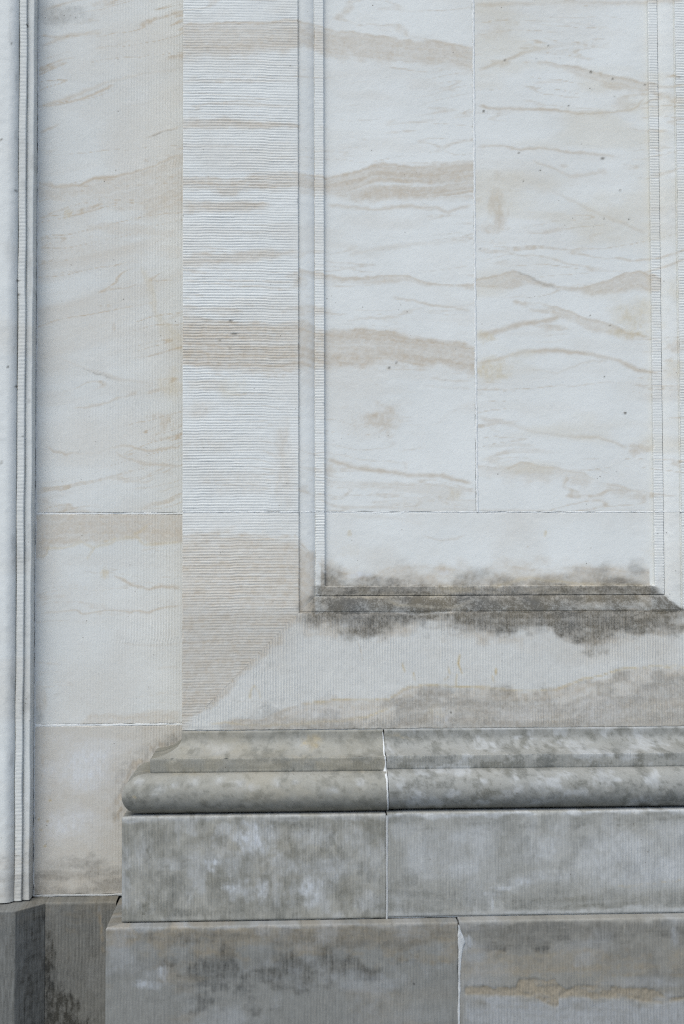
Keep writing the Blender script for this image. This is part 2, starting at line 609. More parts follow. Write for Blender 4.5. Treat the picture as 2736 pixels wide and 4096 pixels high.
def panel_field(x0, x1, z0, z1, S, seed, arris=()):
    X, Z = np.meshgrid(lin(x0, x1, .0036), zlin(z0, z1, .0036), indexing='ij')
    Y = YP + rough(X, Z, .0004, seed)
    if 'l' in arris: Y = Y + rnd(X - x0, Z, .0014, seed + 1)
    if 'r' in arris: Y = Y + rnd(x1 - X, Z, .0014, seed + 2)
    if 't' in arris: Y = Y + rnd(z1 - Z, X, .0012, seed + 3)
    if 'b' in arris: Y = Y + rnd(Z - z0, X, .0012, seed + 4)
    P = np.stack([X, Y, Z], -1)
    msk = S.eval(X, Z)
    return [(P, msk, (0, -1, 0)), skirt(P, msk, 'n0', .07, (-1, 0, 0)), skirt(P, msk, 'n1', .07, (1, 0, 0)),
            skirt(P, msk, 'm0', .07, (0, 0, -1)), skirt(P, msk, 'm1', .07, (0, 0, 1))]


pier = empty("panelled_pier", "pale sandstone pier with a sunken moulded panel above a projecting roll-moulded base", "pier", ((XL + XR) / 2, 0, 0))

# --- stains of the upper stone carrying the border and the first half of the panel
A = Stains(.02, 11, .10, .03, lines=.42)
A.band([(700, 100), (985, 95), (1195, 85), (1297, 108), (1368, 118), (1530, 140), (1660, 158), (1720, 155), (1900, 184)],
       [(700, 250), (985, 235), (1195, 205), (1297, 225), (1368, 228), (1500, 235), (1700, 255), (1800, 262), (1900, 294)], VEIN, .62, 6, 20)
A.line([(1480, 240), (1650, 238), (1790, 250)], 4, VEIN, .5).line([(1540, 270), (1650, 278), (1745, 290)], 3, VEIN, .5)
A.line([(1745, 350), (1790, 352), (1840, 366)], 7, VEIN, .4).line([(1530, 492), (1600, 482)], 6, VEIN, .35).line([(1795, 470), (1830, 460), (1900, 462)], 4, VEIN, .45)
A.band([(700, 488), (900, 490), (1195, 505), (1330, 510)], [(700, 520), (900, 525), (1195, 525), (1330, 520)], VEIN, .6, 8, 8, 30)
A.line([(700, 340), (900, 335), (1195, 330)], 6, VEIN, .3).line([(820, 425), (1195, 430)], 5, VEIN, .3).line([(700, 590), (1000, 600), (1195, 575)], 6, VEIN, .3)
A.band([(700, 716), (980, 722), (1000, 700), (1195, 690), (1300, 703), (1368, 692), (1440, 675), (1490, 652), (1570, 646), (1640, 655), (1720, 655), (1900, 640)],
       [(700, 755), (900, 780), (1195, 775), (1300, 788), (1368, 796), (1450, 802), (1520, 787), (1700, 797), (1900, 800)], VEIN, .68, 6, 16, 0, 1, .6)
A.line([(1297, 815), (1380, 825), (1500, 832), (1650, 815), (1760, 832), (1800, 848), (1850, 827), (1900, 822)], 6, VEIN, .45, 25, .18)
A.band([(700, 810), (800, 806), (1000, 815), (1100, 822)], [(700, 860), (800, 855), (1000, 845), (1100, 840)], VEIN, .55, 8, 14, 60)
A.line([(1380, 1012), (1600, 985), (1900, 955)], 8, VEIN, .28).line([(700, 935), (1195, 925)], 5, VEIN, .25)
A.band([(700, 1030), (950, 1012), (1195, 1003)], [(700, 1068), (950, 1058), (1195, 1030)], VEIN, .6, 10, 14, 20)
A.band([(1195, 1070), (1297, 1090), (1368, 1108), (1480, 1102), (1540, 1092), (1640, 1098), (1700, 1124), (1820, 1142), (1900, 1134)],
       [(1195, 1095), (1297, 1115), (1368, 1120), (1480, 1128), (1540, 1138), (1640, 1120), (1700, 1138), (1820, 1154), (1900, 1160)], VEIN, .55, 4, 8)
A.line([(1560, 1180), (1720, 1212), (1830, 1232), (1900, 1238)], 4, VEIN, .5).line([(1368, 1286), (1480, 1272), (1620, 1266)], 4, VEIN, .35).line([(1400, 1240), (1600, 1232)], 3, VEIN, .25)
A.band([(700, 1225), (900, 1235), (1000, 1245)], [(700, 1262), (900, 1262), (1000, 1252)], VEIN, .45, 10, 12, 60)
A.band([(700, 1272), (900, 1285), (1100, 1290), (1195, 1285), (1297, 1312), (1368, 1318), (1560, 1325), (1720, 1352), (1800, 1365), (1900, 1380)],
       [(700, 1460), (900, 1480), (1195, 1485), (1297, 1482), (1400, 1476), (1560, 1462), (1700, 1458), (1800, 1480), (1900, 1515)], VEIN, .74, 12, 16, 0, 1, .4)
A.band([(1195, 1470), (1400, 1468), (1560, 1460), (1640, 1462)], [(1195, 1560), (1400, 1560), (1560, 1530), (1640, 1470)], VEIN, .25, 12, 30, 20)
A.blob(925, 1288, 9, 5, DIRT, .9).blob(938, 1340, 16, 5, DIRT, .9).blob(922, 1398, 5, 5, DIRT, .9).blob(880, 1365, 8, 4, DIRT, .6)
A.blob(1559, 1468, 6, 8, DIRT, 1).blob(1587, 1449, 5, 6, DIRT, .9)
A.line([(1700, 1510), (1800, 1525), (1900, 1528)], 4, VEIN, .35).line([(1680, 1545), (1900, 1558)], 4, VEIN, .3)
A.band([(730, 1525), (850, 1520), (930, 1530)], [(730, 1555), (850, 1580), (930, 1600)], VEIN, .35, 14, 20, 40).blob(930, 1560, 60, 55, OCHRE, .2)
A.blob(1520, 1675, 82, 62, VEIN, .6, .7).blob(1425, 1680, 40, 70, VEIN, .28, .9).blob(1560, 1630, 120, 60, VEIN, .15, .9)
A.blob(1140, 1850, 55, 190, VEIN, .35, .9).blob(800, 1640, 70, 40, VEIN, .3, .9).blob(960, 1930, 230, 60, VEIN, .25, .9).blob(830, 1780, 120, 60, VEIN, .22, .9)
A.line([(1297, 1830), (1340, 1843), (1400, 1862), (1540, 1882), (1640, 1900), (1780, 1905), (1900, 1932)], 8, VEIN, .55, 22, .25)
A.band([(1297, 1920), (1368, 1925), (1600, 1930), (1790, 1942), (1870, 1960)], [(1297, 1945), (1368, 1950), (1600, 1962), (1790, 1995), (1870, 2000)], VEIN, .4, 10, 12, 20)
A.blob(1822, 1975, 26, 30, OCHRE, .28, .8).line([(1297, 2025), (1500, 2032), (1900, 2040)], 6, VEIN, .3)
A.line([(1195, 1248), (1330, 1255), (1400, 1255)], 3, VEIN, .4)
A.mottle(VEIN, .16, 3, 9, .1, .7).wash(DIRT, .03, (600, -900, 1200, 2100), 20)

B = Stains(.03, 23, .10, -.05, lines=.55)
B.line([(1880, 20), (2060, 18), (2250, 8), (2620, 14), (2736, 20)], 10, VEIN, .45, 40, .2)
B.blob(2000, 110, 120, 60, VEIN, .28, .9).line([(2150, 150), (2250, 168), (2330, 175)], 5, VEIN, .3).line([(2100, 85), (2300, 90), (2450, 110)], 6, VEIN, .25)
B.line([(1900, 285), (1960, 262), (2080, 215), (2200, 186), (2370, 160)], 7, VEIN, .42)
B.band([(2080, 242), (2180, 245), (2300, 268), (2450, 300), (2590, 330), (2640, 340)], [(2080, 250), (2180, 262), (2300, 312), (2450, 352), (2590, 372), (2640, 380)], VEIN, .58, 4, 12, 30)
B.blob(2000, 252, 55, 16, VEIN, .4).line([(2120, 338), (2270, 330)], 5, VEIN, .3)
B.line([(1900, 422), (1970, 430), (2080, 437), (2200, 440), (2310, 455), (2450, 457), (2530, 440), (2575, 400), (2590, 380)], 6, VEIN, .62, 38, .26)
B.line([(1900, 592), (2000, 580), (2080, 602), (2150, 595), (2300, 615), (2440, 625), (2480, 630)], 6, VEIN, .5, 26, .14)
B.blob(1990, 830, 42, 105, VEIN, .5, .6, .4).blob(1965, 915, 70, 28, VEIN, .45, .6).blob(1995, 700, 40, 40, VEIN, .3)
B.line([(2110, 640), (2210, 675), (2290, 706), (2400, 690), (2440, 672)], 7, VEIN, .42).blob(2410, 690, 30, 20, VEIN, .3).blob(2255, 665, 30, 12, VEIN, .35)
B.line([(2010, 690), (2240, 780), (2400, 860), (2600, 938)], 8, VEIN, .3).line([(2120, 930), (2200, 915), (2400, 890)], 5, VEIN, .22)
B.line([(1900, 990), (2000, 1010), (2150, 1040)], 5, VEIN, .3).line([(2000, 80), (2010, 81)], 3)
for sx, sy, r in ((1935, 445, 5), (2075, 611, 4), (2410, 634, 7), (2480, 762, 4), (2515, 877, 4), (2415, 875, 4), (2160, 683, 3), (2363, 288, 6), (2450, 316, 5), (2193, 184, 4), (2018, 241, 4),
                  (2145, 237, 3), (2580, 340, 5), (2093, 724, 3), (1920, 995, 4), (2440, 1302, 4), (2416, 1508, 3), (2500, 1652, 6), (2275, 424, 3), (2457, 388, 3), (2360, 1262, 3)):
    B.blob(sx, sy, r * 1.2, r, DIRT, .95, .5, .2)
B.band([(1900, 1112), (1990, 1105), (2050, 1085), (2120, 1110), (2250, 1140), (2340, 1152), (2430, 1122), (2500, 1092), (2560, 1088), (2640, 1118)],
       [(1900, 1155), (2050, 1156), (2100, 1135), (2200, 1152), (2340, 1180), (2450, 1166), (2640, 1168)], VEIN, .62, 4, 9, 0)
B.line([(2050, 1088), (2120, 1112), (2200, 1140), (2245, 1168)], 4, DIRT, .35)
B.line([(1900, 1342), (1980, 1330), (2080, 1303), (2200, 1285), (2260, 1262)], 9, VEIN, .6, 30, .2).blob(1935, 1345, 50, 26, OCHRE, .4)
B.band([(2040, 1208), (2150, 1202), (2230, 1224), (2340, 1265), (2440, 1298), (2520, 1325), (2640, 1362)], [(2040, 1214), (2150, 1222), (2230, 1265), (2340, 1310), (2440, 1330), (2520, 1350), (2640, 1372)], VEIN, .5, 4, 14, 20)
B.blob(2540, 1270, 95, 66, OCHRE, .42, .9).blob(2500, 1330, 80, 28, OCHRE, .42)
B.line([(1900, 1462), (2000, 1430), (2100, 1402), (2230, 1398), (2350, 1412), (2480, 1440), (2550, 1478), (2640, 1495)], 8, VEIN, .55, 22, .2)
B.blob(1960, 1480, 100, 48, OCHRE, .5, .8).blob(2090, 1420, 80, 25, OCHRE, .25, .8).line([(2110, 1475), (2230, 1492), (2330, 1450), (2450, 1440)], 5, VEIN, .25)
B.line([(1900, 1660), (1940, 1675), (2050, 1695), (2200, 1735), (2300, 1746), (2400, 1750), (2490, 1788), (2520, 1798)], 7, VEIN, .42, 22, .15)
B.blob(2560, 1795, 60, 32, VEIN, .5).line([(1930, 1785), (2050, 1785), (2150, 1775)], 6, VEIN, .3)
B.band([(1900, 1856), (2050, 1872), (2085, 1852), (2200, 1872), (2340, 1892), (2400, 1926), (2640, 1988)], [(1900, 1890), (2050, 1925), (2100, 1932), (2300, 1925), (2400, 1955), (2640, 2008)], VEIN, .48, 5, 20)
B.line([(1900, 2038), (2300, 2044), (2650, 2042)], 5, VEIN, .3)
B.drip([(2652, 320), (2680, 315), (2700, 325)], 4, VEIN, .8).drip([(2690, 328), (2710, 326)], 4, DIRT, .8)
B.blob(2690, 1180, 50, 60, OCHRE, .25, .9).blob(2700, 1390, 50, 30, VEIN, .4).blob(2690, 1480, 40, 40, OCHRE, .25)
B.mottle(VEIN, .2, 2.5, 8, -.1, .7).mottle(OCHRE, .2, 3, 9, .1, .7)

# --- the lower stone with the foot of the panel
Cs = Stains(.0, 37, .08, 0, .08, 1.48, lines=.14)
Cs.band([(690, 2150), (900, 2130), (1195, 2145), (1260, 2200)], [(690, 2960), (900, 2780), (1195, 2500), (1260, 2440)], VEIN, .68, 40, 24, 0, 1, .25)
Cs.band([(690, 2050), (1195, 2050)], [(690, 2160), (1195, 2160)], VEIN, .2, 10, 40)
Cs.band([(690, 2150), (1180, 2150)], [(690, 2250), (1180, 2250)], VEIN, .65, 8, 60, 0, 1, .5)
Cs.drip([(1180, 2140), (1210, 2185), (1290, 2270), (1370, 2310)], 5, VEIN, .55)
Cs.line([(1195, 2310), (1260, 2308)], 4, VEIN, .6)
Cs.band([(1195, 2330), (1262, 2345)], [(1195, 2470), (1262, 2470)], VEIN, .8, 40, 10).blob(1222, 2440, 45, 60, DIRT, .45, .8)
Cs.blob(1150, 2480, 70, 40, VEIN, .6, .8)
Cs.line([(1300, 2062), (1500, 2066), (1720, 2088)], 8, VEIN, .25).line([(1680, 2135), (1770, 2165), (1880, 2140)], 4, VEIN, .35).blob(2190, 2135, 8, 14, OCHRE, .5).blob(2120, 2185, 5, 4, VEIN, .8).blob(1400, 2130, 10, 14, OCHRE, .4)
Cs.blob(1405, 2200, 40, 30, OCHRE, .12)
Cs.band([(1285, 2258), (1370, 2285), (1420, 2295), (1480, 2320), (1540, 2285), (1580, 2262), (1700, 2262), (1900, 2285), (2000, 2268), (2150, 2275), (2300, 2265), (2450, 2280), (2610, 2290)],
        [(1285, 2420), (2610, 2420)], VEIN, .66, 44, 30, 0, .7, .1)
Cs.band([(1285, 2275), (1370, 2312), (1480, 2345), (1540, 2330), (1580, 2312), (1700, 2318), (1900, 2322), (2000, 2312), (2150, 2325), (2300, 2310), (2450, 2308), (2610, 2312)],
        [(1285, 2420), (2610, 2420)], DIRT, .66, 48, 30, 0, .8, .15)
Cs.blob(1330, 2300, 60, 35, DIRT, .5, .9).blob(1500, 2318, 40, 16, DIRT, .65, .7)
Cs.blob(1440, 2300, 45, 14, PALE, .5, .7).blob(1780, 2290, 24, 12, PALE, .4, .7)
Cs.line([(1950, 2345), (2020, 2332), (2130, 2312), (2230, 2325), (2350, 2340), (2600, 2348)], 5, OCHRE, .5)
Cs.band([(1240, 2350), (1300, 2345), (2620, 2342), (2665, 2355)], [(1240, 2387), (2660, 2387)], DIRT, .85, 6, 4, 40, 1, .25)
Cs.mottle(OCHRE, .4, 9, 40, -.1, .6, (1260, 2345, 2640, 2386), 6)
Cs.band([(1190, 2400), (1262, 2380), (2655, 2378), (2745, 2440), (2900, 2440)], [(1190, 2455), (2900, 2450)], DIRT, 1.0, 6, 4, 90, 1, .1).mottle(DIRT, .2, 30, 40, -.5, .9, (1260, 2340, 2900, 2455), 6, 'add')
Cs.mottle(DIRT, .3, 14, 30, -.3, .9, (1260, 2385, 2720, 2450), 6, 'sub')
Cs.line([(1545, 2395), (1600, 2418), (1680, 2425), (1830, 2430), (1880, 2405), (1910, 2395)], 5, OCHRE, .6)
Cs.band([(1150, 2452), (2760, 2440), (3600, 2440)], [(1150, 2490), (1197, 2492), (1300, 2502), (1400, 2532), (1480, 2552), (1540, 2522), (1600, 2500), (1700, 2515), (1800, 2515), (1900, 2532), (2000, 2535), (2200, 2527), (2300, 2562), (2360, 2578), (2450, 2578), (2560, 2542), (2760, 2482), (3600, 2482)],
        DIRT, .9, 6, 38, 110, 1.1, .2)
Cs.band([(1150, 2452), (2760, 2440), (3600, 2440)], [(1150, 2515), (1197, 2522), (1480, 2575), (1600, 2520), (1800, 2530), (2000, 2555), (2200, 2545), (2360, 2600), (2450, 2600), (2760, 2505), (3600, 2505)], VEIN, .65, 6, 46, 90, 1.0, .2)
Cs.blob(1490, 2520, 80, 40, DIRT, .62, .8).blob(2000, 2500, 330, 40, DIRT, .66, .9).blob(1410, 2490, 60, 24, PALE, .25, .9)
Cs.band([(820, 2905), (870, 2890), (960, 2878), (1050, 2872), (1200, 2812), (1368, 2798), (1550, 2800), (1610, 2757), (1700, 2740), (1850, 2745), (2000, 2756), (2100, 2762), (2230, 2755), (2350, 2716), (2480, 2686), (2600, 2668), (2760, 2668), (3600, 2668)],
        [(820, 2940), (2760, 2940), (3600, 2940)], VEIN, .62, 14, 10, 120, 1.4, .2)
Cs.band([(820, 2905), (1200, 2830), (1368, 2860), (1460, 2860), (1600, 2790), (1850, 2765), (2230, 2770), (2480, 2706), (2760, 2690), (3600, 2690)], [(820, 2950), (2760, 2950), (3600, 2950)], DIRT, .5, 40, 10, 140, 1.6, .3)
Cs.line([(1200, 2812), (1368, 2798), (1550, 2800), (1610, 2757), (1700, 2740), (1850, 2745), (2000, 2756), (2100, 2762), (2230, 2755), (2350, 2716), (2480, 2686), (2600, 2668), (2760, 2668), (3600, 2668)], 3, OCHRE, .75)
Cs.line([(830, 2900), (900, 2885), (1000, 2900), (1240, 2894), (1330, 2885), (1459, 2866), (1560, 2838)], 4, OCHRE, .6)
Cs.line([(900, 2812), (1050, 2805), (1205, 2812)], 3, VEIN, .4).drip([(995, 2795), (1000, 2760), (1015, 2745), (1030, 2770), (1040, 2790)], 6, OCHRE, .55)
Cs.band([(850, 2870), (1000, 2840), (1200, 2850), (1420, 2880)], [(850, 2935), (1420, 2935)], DIRT, .34, 20, 10, 40, 1.5, .3)
Cs.blob(1300, 2850, 150, 26, PALE, .25, .9).blob(1760, 2860, 46, 40, PALE, .45, .8).blob(1750, 2845, 40, 30, OCHRE, .35, .8).blob(1803, 2848, 6, 6, DIRT, 1, .4, .1)
Cs.blob(2100, 2860, 120, 50, PALE, .25, .9).blob(2400, 2840, 160, 60, PALE, .28, .9)
for d_ in ([(1610, 2660), (1618, 2680)], [(1655, 2695), (1660, 2720)], [(1795, 2668), (1798, 2690)], [(1838, 2620), (1832, 2650), (1848, 2690)], [(1828, 2700), (1826, 2740)], [(1965, 2705), (1970, 2725)], [(1984, 2675), (1980, 2695)], [(1790, 2712), (1770, 2722)]):
    Cs.drip(d_, 5, OCHRE, .85).drip(d_, 3, DIRT, .35)
Cs.drip([(1430, 2570), (1442, 2610), (1445, 2640)], 5, VEIN, .5)
Cs.mottle(VEIN, .2, 4, 5, -.2, .8).wash(DIRT, .17, (600, 2430, 3300, 2960), 60).wash(VEIN, .16, (600, 2430, 3300, 2960), 60).mottle(DIRT, .14, 5, 7, -.6, .8, (600, 2470, 3300, 2960), 60).mottle(VEIN, .3, 3, 4, -.4, .7, (600, 2470, 2800, 2960), 60)  # washes give the whole bottom rail a darker, browner tone

# --- build
blockA = build("panel_block", panel_field(XL + T3, XJ - .002, ZJ + .0017, TOP, A, 301, 'rb'), MAT['stone'], pier)
build("border", ring_section('border', 'left', ZJ + .0017, TOP, A, 311), MAT['stone'], blockA)
build("ovolo_moulding", ring_section('moulding', 'left', ZJ + .0017, TOP, A, 312), MAT['stone'], blockA)
build("fillet", ring_section('fillet', 'left', ZJ + .0017, TOP, A, 313), MAT['stone'], blockA)
blockB = build("panel_block", panel_field(XJ + .002, XR - T3, ZJ + .0017, TOP, B, 321, 'lb'), MAT['stone'], pier)
build("border", ring_section('border', 'right', ZJ + .0017, TOP, B, 331), MAT['stone'], blockB)
build("ovolo_moulding", ring_section('moulding', 'right', ZJ + .0017, TOP, B, 332), MAT['stone'], blockB)
build("fillet", ring_section('fillet', 'right', ZJ + .0017, TOP, B, 333), MAT['stone'], blockB)
blockC = build("panel_block", panel_field(XL + T3, XR - T3, ZB + T3, ZJ - .0017, Cs, 341, 't'), MAT['stone'], pier)
for nm, key, sd0 in (("border", 'border', 350), ("ovolo_moulding", 'moulding', 360), ("fillet", 'fillet', 370)):
    for k, side in enumerate(('left', 'bottom', 'right')):
        build(nm, ring_section(key, side, ZB, ZJ - .0017, Cs, sd0 + k), MAT['stone'], blockC)


# ------------------------------------------------------------------ mouldings swept round the pier's foot
def sample(prof, step, rd=()):
    out = [prof[0]]
    for a, b in zip(prof[:-1], prof[1:]):
        n = max(1, int(math.ceil(math.hypot(b[0] - a[0], b[1] - a[1]) / step)))
        for i in range(1, n + 1):
            out.append((a[0] + (b[0] - a[0]) * i / n, a[1] + (b[1] - a[1]) * i / n))
    return np.array(out)


def sweep(prof, xa, xb, S, seed, tool=0.0, arr=(), pit=0.0, pitch=.0079, dz=0.0, left=False, right=False, rgh=.0008, step=.0017, toolmask=None, spall=None, back=.165):
    """profile (p, z) run along the pier's front from xa to xb; left/right: mitred corner with a return to the wall"""
    p, z = prof[:, 0], prof[:, 1] + dz
    xs = lin(0, 1, step / max(.01, xb - xa), ends=False)
    Pm, Um = np.meshgrid(p, xs, indexing='ij')
    Zm = np.repeat(z[:, None], len(xs), 1)
    x0 = (XL - Pm) if left else np.full_like(Pm, xa)
    x1 = (XR + Pm) if right else np.full_like(Pm, xb)
    X = x0 + (x1 - x0) * Um
    Y = -Pm
    corner = np.minimum(ss(0, .006, X - x0) if left else 1.0, ss(0, .006, x1 - X) if right else 1.0)
    tm = 1.0 if toolmask is None else toolmask[:, None]
    disp = rough(X, Zm, rgh, seed)
    if tool:
        disp = disp - (tooling(X, Zm, pitch, tool, seed + 2, col=.16) - tool * .6) * tm * corner
    for za in arr:
        ch = ss(.25, .95, fbm(X * 19, Zm * 0 + za * 50, 4, seed + 31)) + .5 * ss(.2, .9, fbm(X * 75, Zm * 0 + za * 50, 2, seed + 32))
        disp = disp + .0042 * ch * np.exp(-((Zm - dz - za) / .0055) ** 2)
    if pit:
        disp = disp + pit * ss(.25, .9, fbm(X * 75, Zm * 95, 3, seed + 41)) + pit * .5 * fbm(X * 28, Zm * 36, 3, seed + 42)
    if spall is not None:
        disp = disp + spall(X, Zm)
    if not left:
        disp = disp + rnd(X - xa, Zm, .0018, seed + 5, .003)
    if not right:
        disp = disp + rnd(xb - X, Zm, .0018, seed + 6, .003)
    P = np.stack([X, Y + disp, Zm], -1)
    msk = S.eval(X, Zm)
    g = [(P, msk, (0, -1, 0))]
    for flag, sgn in ((left, -1), (right, 1)):
        if flag:
            w = np.linspace(0, 1, 60)
            Pm2, Wm = np.meshgrid(p, w, indexing='ij')
            Z2 = np.repeat(z[:, None], len(w), 1)
            Y2 = -Pm2 + (back + Pm2) * Wm
            X2 = (XL - Pm2) if sgn < 0 else (XR + Pm2)
            m2 = S.eval(XL - .05 - Y2 * 1.0 + 0 * X2, Z2) if sgn < 0 else S.eval(XR - .1 + Y2, Z2)
            m2[..., DIRT] = np.clip(m2[..., DIRT] + .28, 0, 1)          # side returns are coloured darker than the front
            X2 = X2 + sgn * -rough(Y2, Z2, rgh, seed + 9)
            X2[:, 0] = P[:, 0 if sgn < 0 else -1, 0]
            Y2[:, 0] = P[:, 0 if sgn < 0 else -1, 1]
            g.append((np.stack([X2, Y2, Z2], -1), m2, (sgn, -.2, 0)))
        else:
            edge = P[:, 0] if sgn < 0 else P[:, -1]
            b = edge.copy(); b[:, 1] = .06
            km = msk[:, 0] if sgn < 0 else msk[:, -1]
            g.append((np.stack([edge, b]), np.stack([km, km]), (sgn, 0, 0)))
    return g


ZA = 1.0915                                      # lower arris of the cavetto
cav = [(0, 1.1555), (0.0006, 1.1565), (0.001, 1.150), (0.001, 1.138)]
for i in range(1, 13):
    a_ = i / 12 * math.radians(84)
    cav.append((.001 + .078 * (1 - math.cos(a_)) / (1 - math.cos(math.radians(84))), 1.138 - (1.138 - ZA) * math.sin(a_) / math.sin(math.radians(84))))
cav = np.array([(-.06, 1.1563)] + cav[1:])
fil = sample([(.0785, ZA), (.0805, ZA - .0004), (.0815, ZA - .002), (.0812, 1.0535), (.080, 1.0525), (.06, 1.0522)], .006)
TR, TZ, TP = .0525, 1.0005, .0985
tor = [(.06, TZ + TR - .0005)]
for i in range(0, 25):
    a_ = math.radians(92 - i / 24 * 172)
    tor.append((TP + TR * math.cos(a_), TZ + TR * math.sin(a_)))
tor.append((.07, TZ - TR))
tor = np.array(tor)

D1 = Stains(-.10, 41, 0)
D1.wash(DIRT, .24).wash(VEIN, .55)
D1.mottle(DIRT, .40, 13, 26, -.6, .9, o=6).mottle(DIRT, .55, 24, 40, -.05, .55, o=6).mottle(DIRT, .5, 60, 90, .0, .7)
D1.band([(740, 2945), (900, 2950), (1100, 2945), (1300, 2950), (1540, 2955)], [(740, 2980), (900, 2985), (1100, 2995), (1300, 2990), (1540, 3000)], DIRT, .5, 12, 18, 40, 2, .5)
D1.blob(870, 3010, 70, 22, PALE, .45, .8).blob(1250, 2985, 38, 26, OCHRE, .75, .8, .6).blob(1235, 2990, 60, 30, PALE, .3, .9).blob(800, 2990, 70, 25, PALE, .2, .9)
D1.band([(560, 3040), (1560, 3035)], [(560, 3092), (1560, 3085)], DIRT, .42, 4, 4, 0, 1, .7).mottle(OCHRE, .22, 20, 30, -.2, .5, (560, 3042, 1560, 3085), 5)
D1.band([(480, 3185), (800, 3200), (1560, 3190)], [(480, 3290), (1560, 3280)], DIRT, .36, 40, 10, 0, 1.5, .3)  # darker tone graded over the lower half of the roll
D1.blob(530, 3190, 34, 50, DIRT, .66, .8).blob(545, 3176, 7, 6, OCHRE, .7)
for x_, y_, r_ in ((700, 3130, 18), (640, 3145, 26), (620, 3165, 16), (780, 3120, 22), (880, 3115, 20), (960, 3130, 30), (1010, 3140, 24), (1100, 3125, 20), (1180, 3120, 16), (1330, 3150, 22), (1440, 3120, 26), (560, 3120, 20)):
    D1.blob(x_, y_, r_, r_ * .7, PALE, .42, .9)
D1.mottle(OCHRE, .14, 8, 14, 0, .6)
D2 = Stains(-.10, 43, 0)
D2.wash(DIRT, .32).wash(VEIN, .25)
D2.mottle(DIRT, .46, 12, 20, -.6, .9, o=6).mottle(DIRT, .66, 32, 46, -.2, .55, o=6).mottle(DIRT, .6, 60, 90, .0, .7).mottle(PALE, .5, 22, 34, .15, .6, o=6)
D2.band([(1530, 2940), (1700, 2938), (1850, 2935), (2200, 2935), (2760, 2930), (3600, 2930)], [(1530, 2960), (1600, 2985), (1700, 2990), (1850, 2965), (2200, 2960), (2760, 2955), (3600, 2955)], DIRT, .58, 8, 20, 10, 2, .6)
D2.band([(1530, 2920), (2760, 2900), (3600, 2900)], [(1530, 2938), (2760, 2922), (3600, 2922)], PALE, .55, 5, 6)
D2.line([(1545, 2960), (1580, 2957), (1620, 2962), (1680, 2980)], 3, OCHRE, .7)
D2.band([(1530, 3030), (1700, 3027), (1760, 3026)], [(1530, 3075), (1700, 3072), (1760, 3070)], DIRT, .6, 4, 5, 20, 1, .6).blob(2030, 3040, 20, 14, DIRT, .7).band([(2500, 3015), (2760, 3010), (3600, 3010)], [(2500, 3050), (2760, 3045), (3600, 3045)], DIRT, .55, 5, 8, 60, 1, .6)
D2.band([(1540, 3185), (2100, 3190), (2760, 3180), (3600, 3180)], [(1540, 3290), (2760, 3260), (3600, 3260)], DIRT, .45, 30, 10, 0, 1.5, .3)  # same graded darker tone on this block's lower roll
for x_, y_, rx_, ry_, s_ in ((1700, 3130, 70, 40, .5), (1900, 3160, 90, 45, .45), (2060, 3110, 60, 30, .3), (2230, 3160, 90, 36, .6), (2480, 3150, 80, 50, .62), (2560, 3110, 60, 30, .6), (2640, 3170, 60, 40, .4)):
    D2.blob(x_, y_, rx_, ry_, DIRT, s_ * .9, .95, 1.0, 3)
for x_, y_, rx_, ry_ in ((2400, 3100, 45, 40), (2050, 3105, 20, 24), (1660, 3170, 40, 40), (2250, 3095, 40, 16), (2600, 3130, 26, 14), (2150, 3130, 40, 26), (1960, 3000, 80, 20), (2300, 2990, 90, 20), (2620, 2990, 70, 24)):
    D2.blob(x_, y_, rx_ * .9, ry_ * .9, PALE, .5, .95, .9, 2.4)

JD = .3225                                      # joint in the moulded base
tm_f = np.ones(len(fil)); tm_f[:2] = 0; tm_f[-2:] = 0
base1 = build("moulded_base_block", sweep(tor, XL, JD - .0015, D1, 411, pit=.0012, left=True, rgh=.0018, step=.004), MAT['base'], pier)
build("cavetto", sweep(cav, XL, JD - .0015, D1, 421, pit=.0009, arr=(ZA,), left=True, rgh=.0012, step=.004), MAT['base'], base1)
build("fillet", sweep(fil, XL, JD - .0015, D1, 431, arr=(ZA - .002, 1.0535), tool=.0011, left=True, toolmask=tm_f), MAT['base'], base1)
base2 = build("moulded_base_block", sweep(tor, JD + .0015, XR, D2, 441, pit=.0012, right=True, rgh=.0018, step=.004, dz=.004), MAT['base'], pier)
build("cavetto", sweep(cav[1:] if False else cav, JD + .0015, XR, D2, 451, pit=.0009, arr=(ZA,), right=True, rgh=.0012, step=.004, dz=.0012), MAT['base'], base2)
build("fillet", sweep(fil, JD + .0015, XR, D2, 461, arr=(ZA - .002, 1.0535), tool=.0011, right=True, toolmask=tm_f, dz=.0032), MAT['base'], base2)

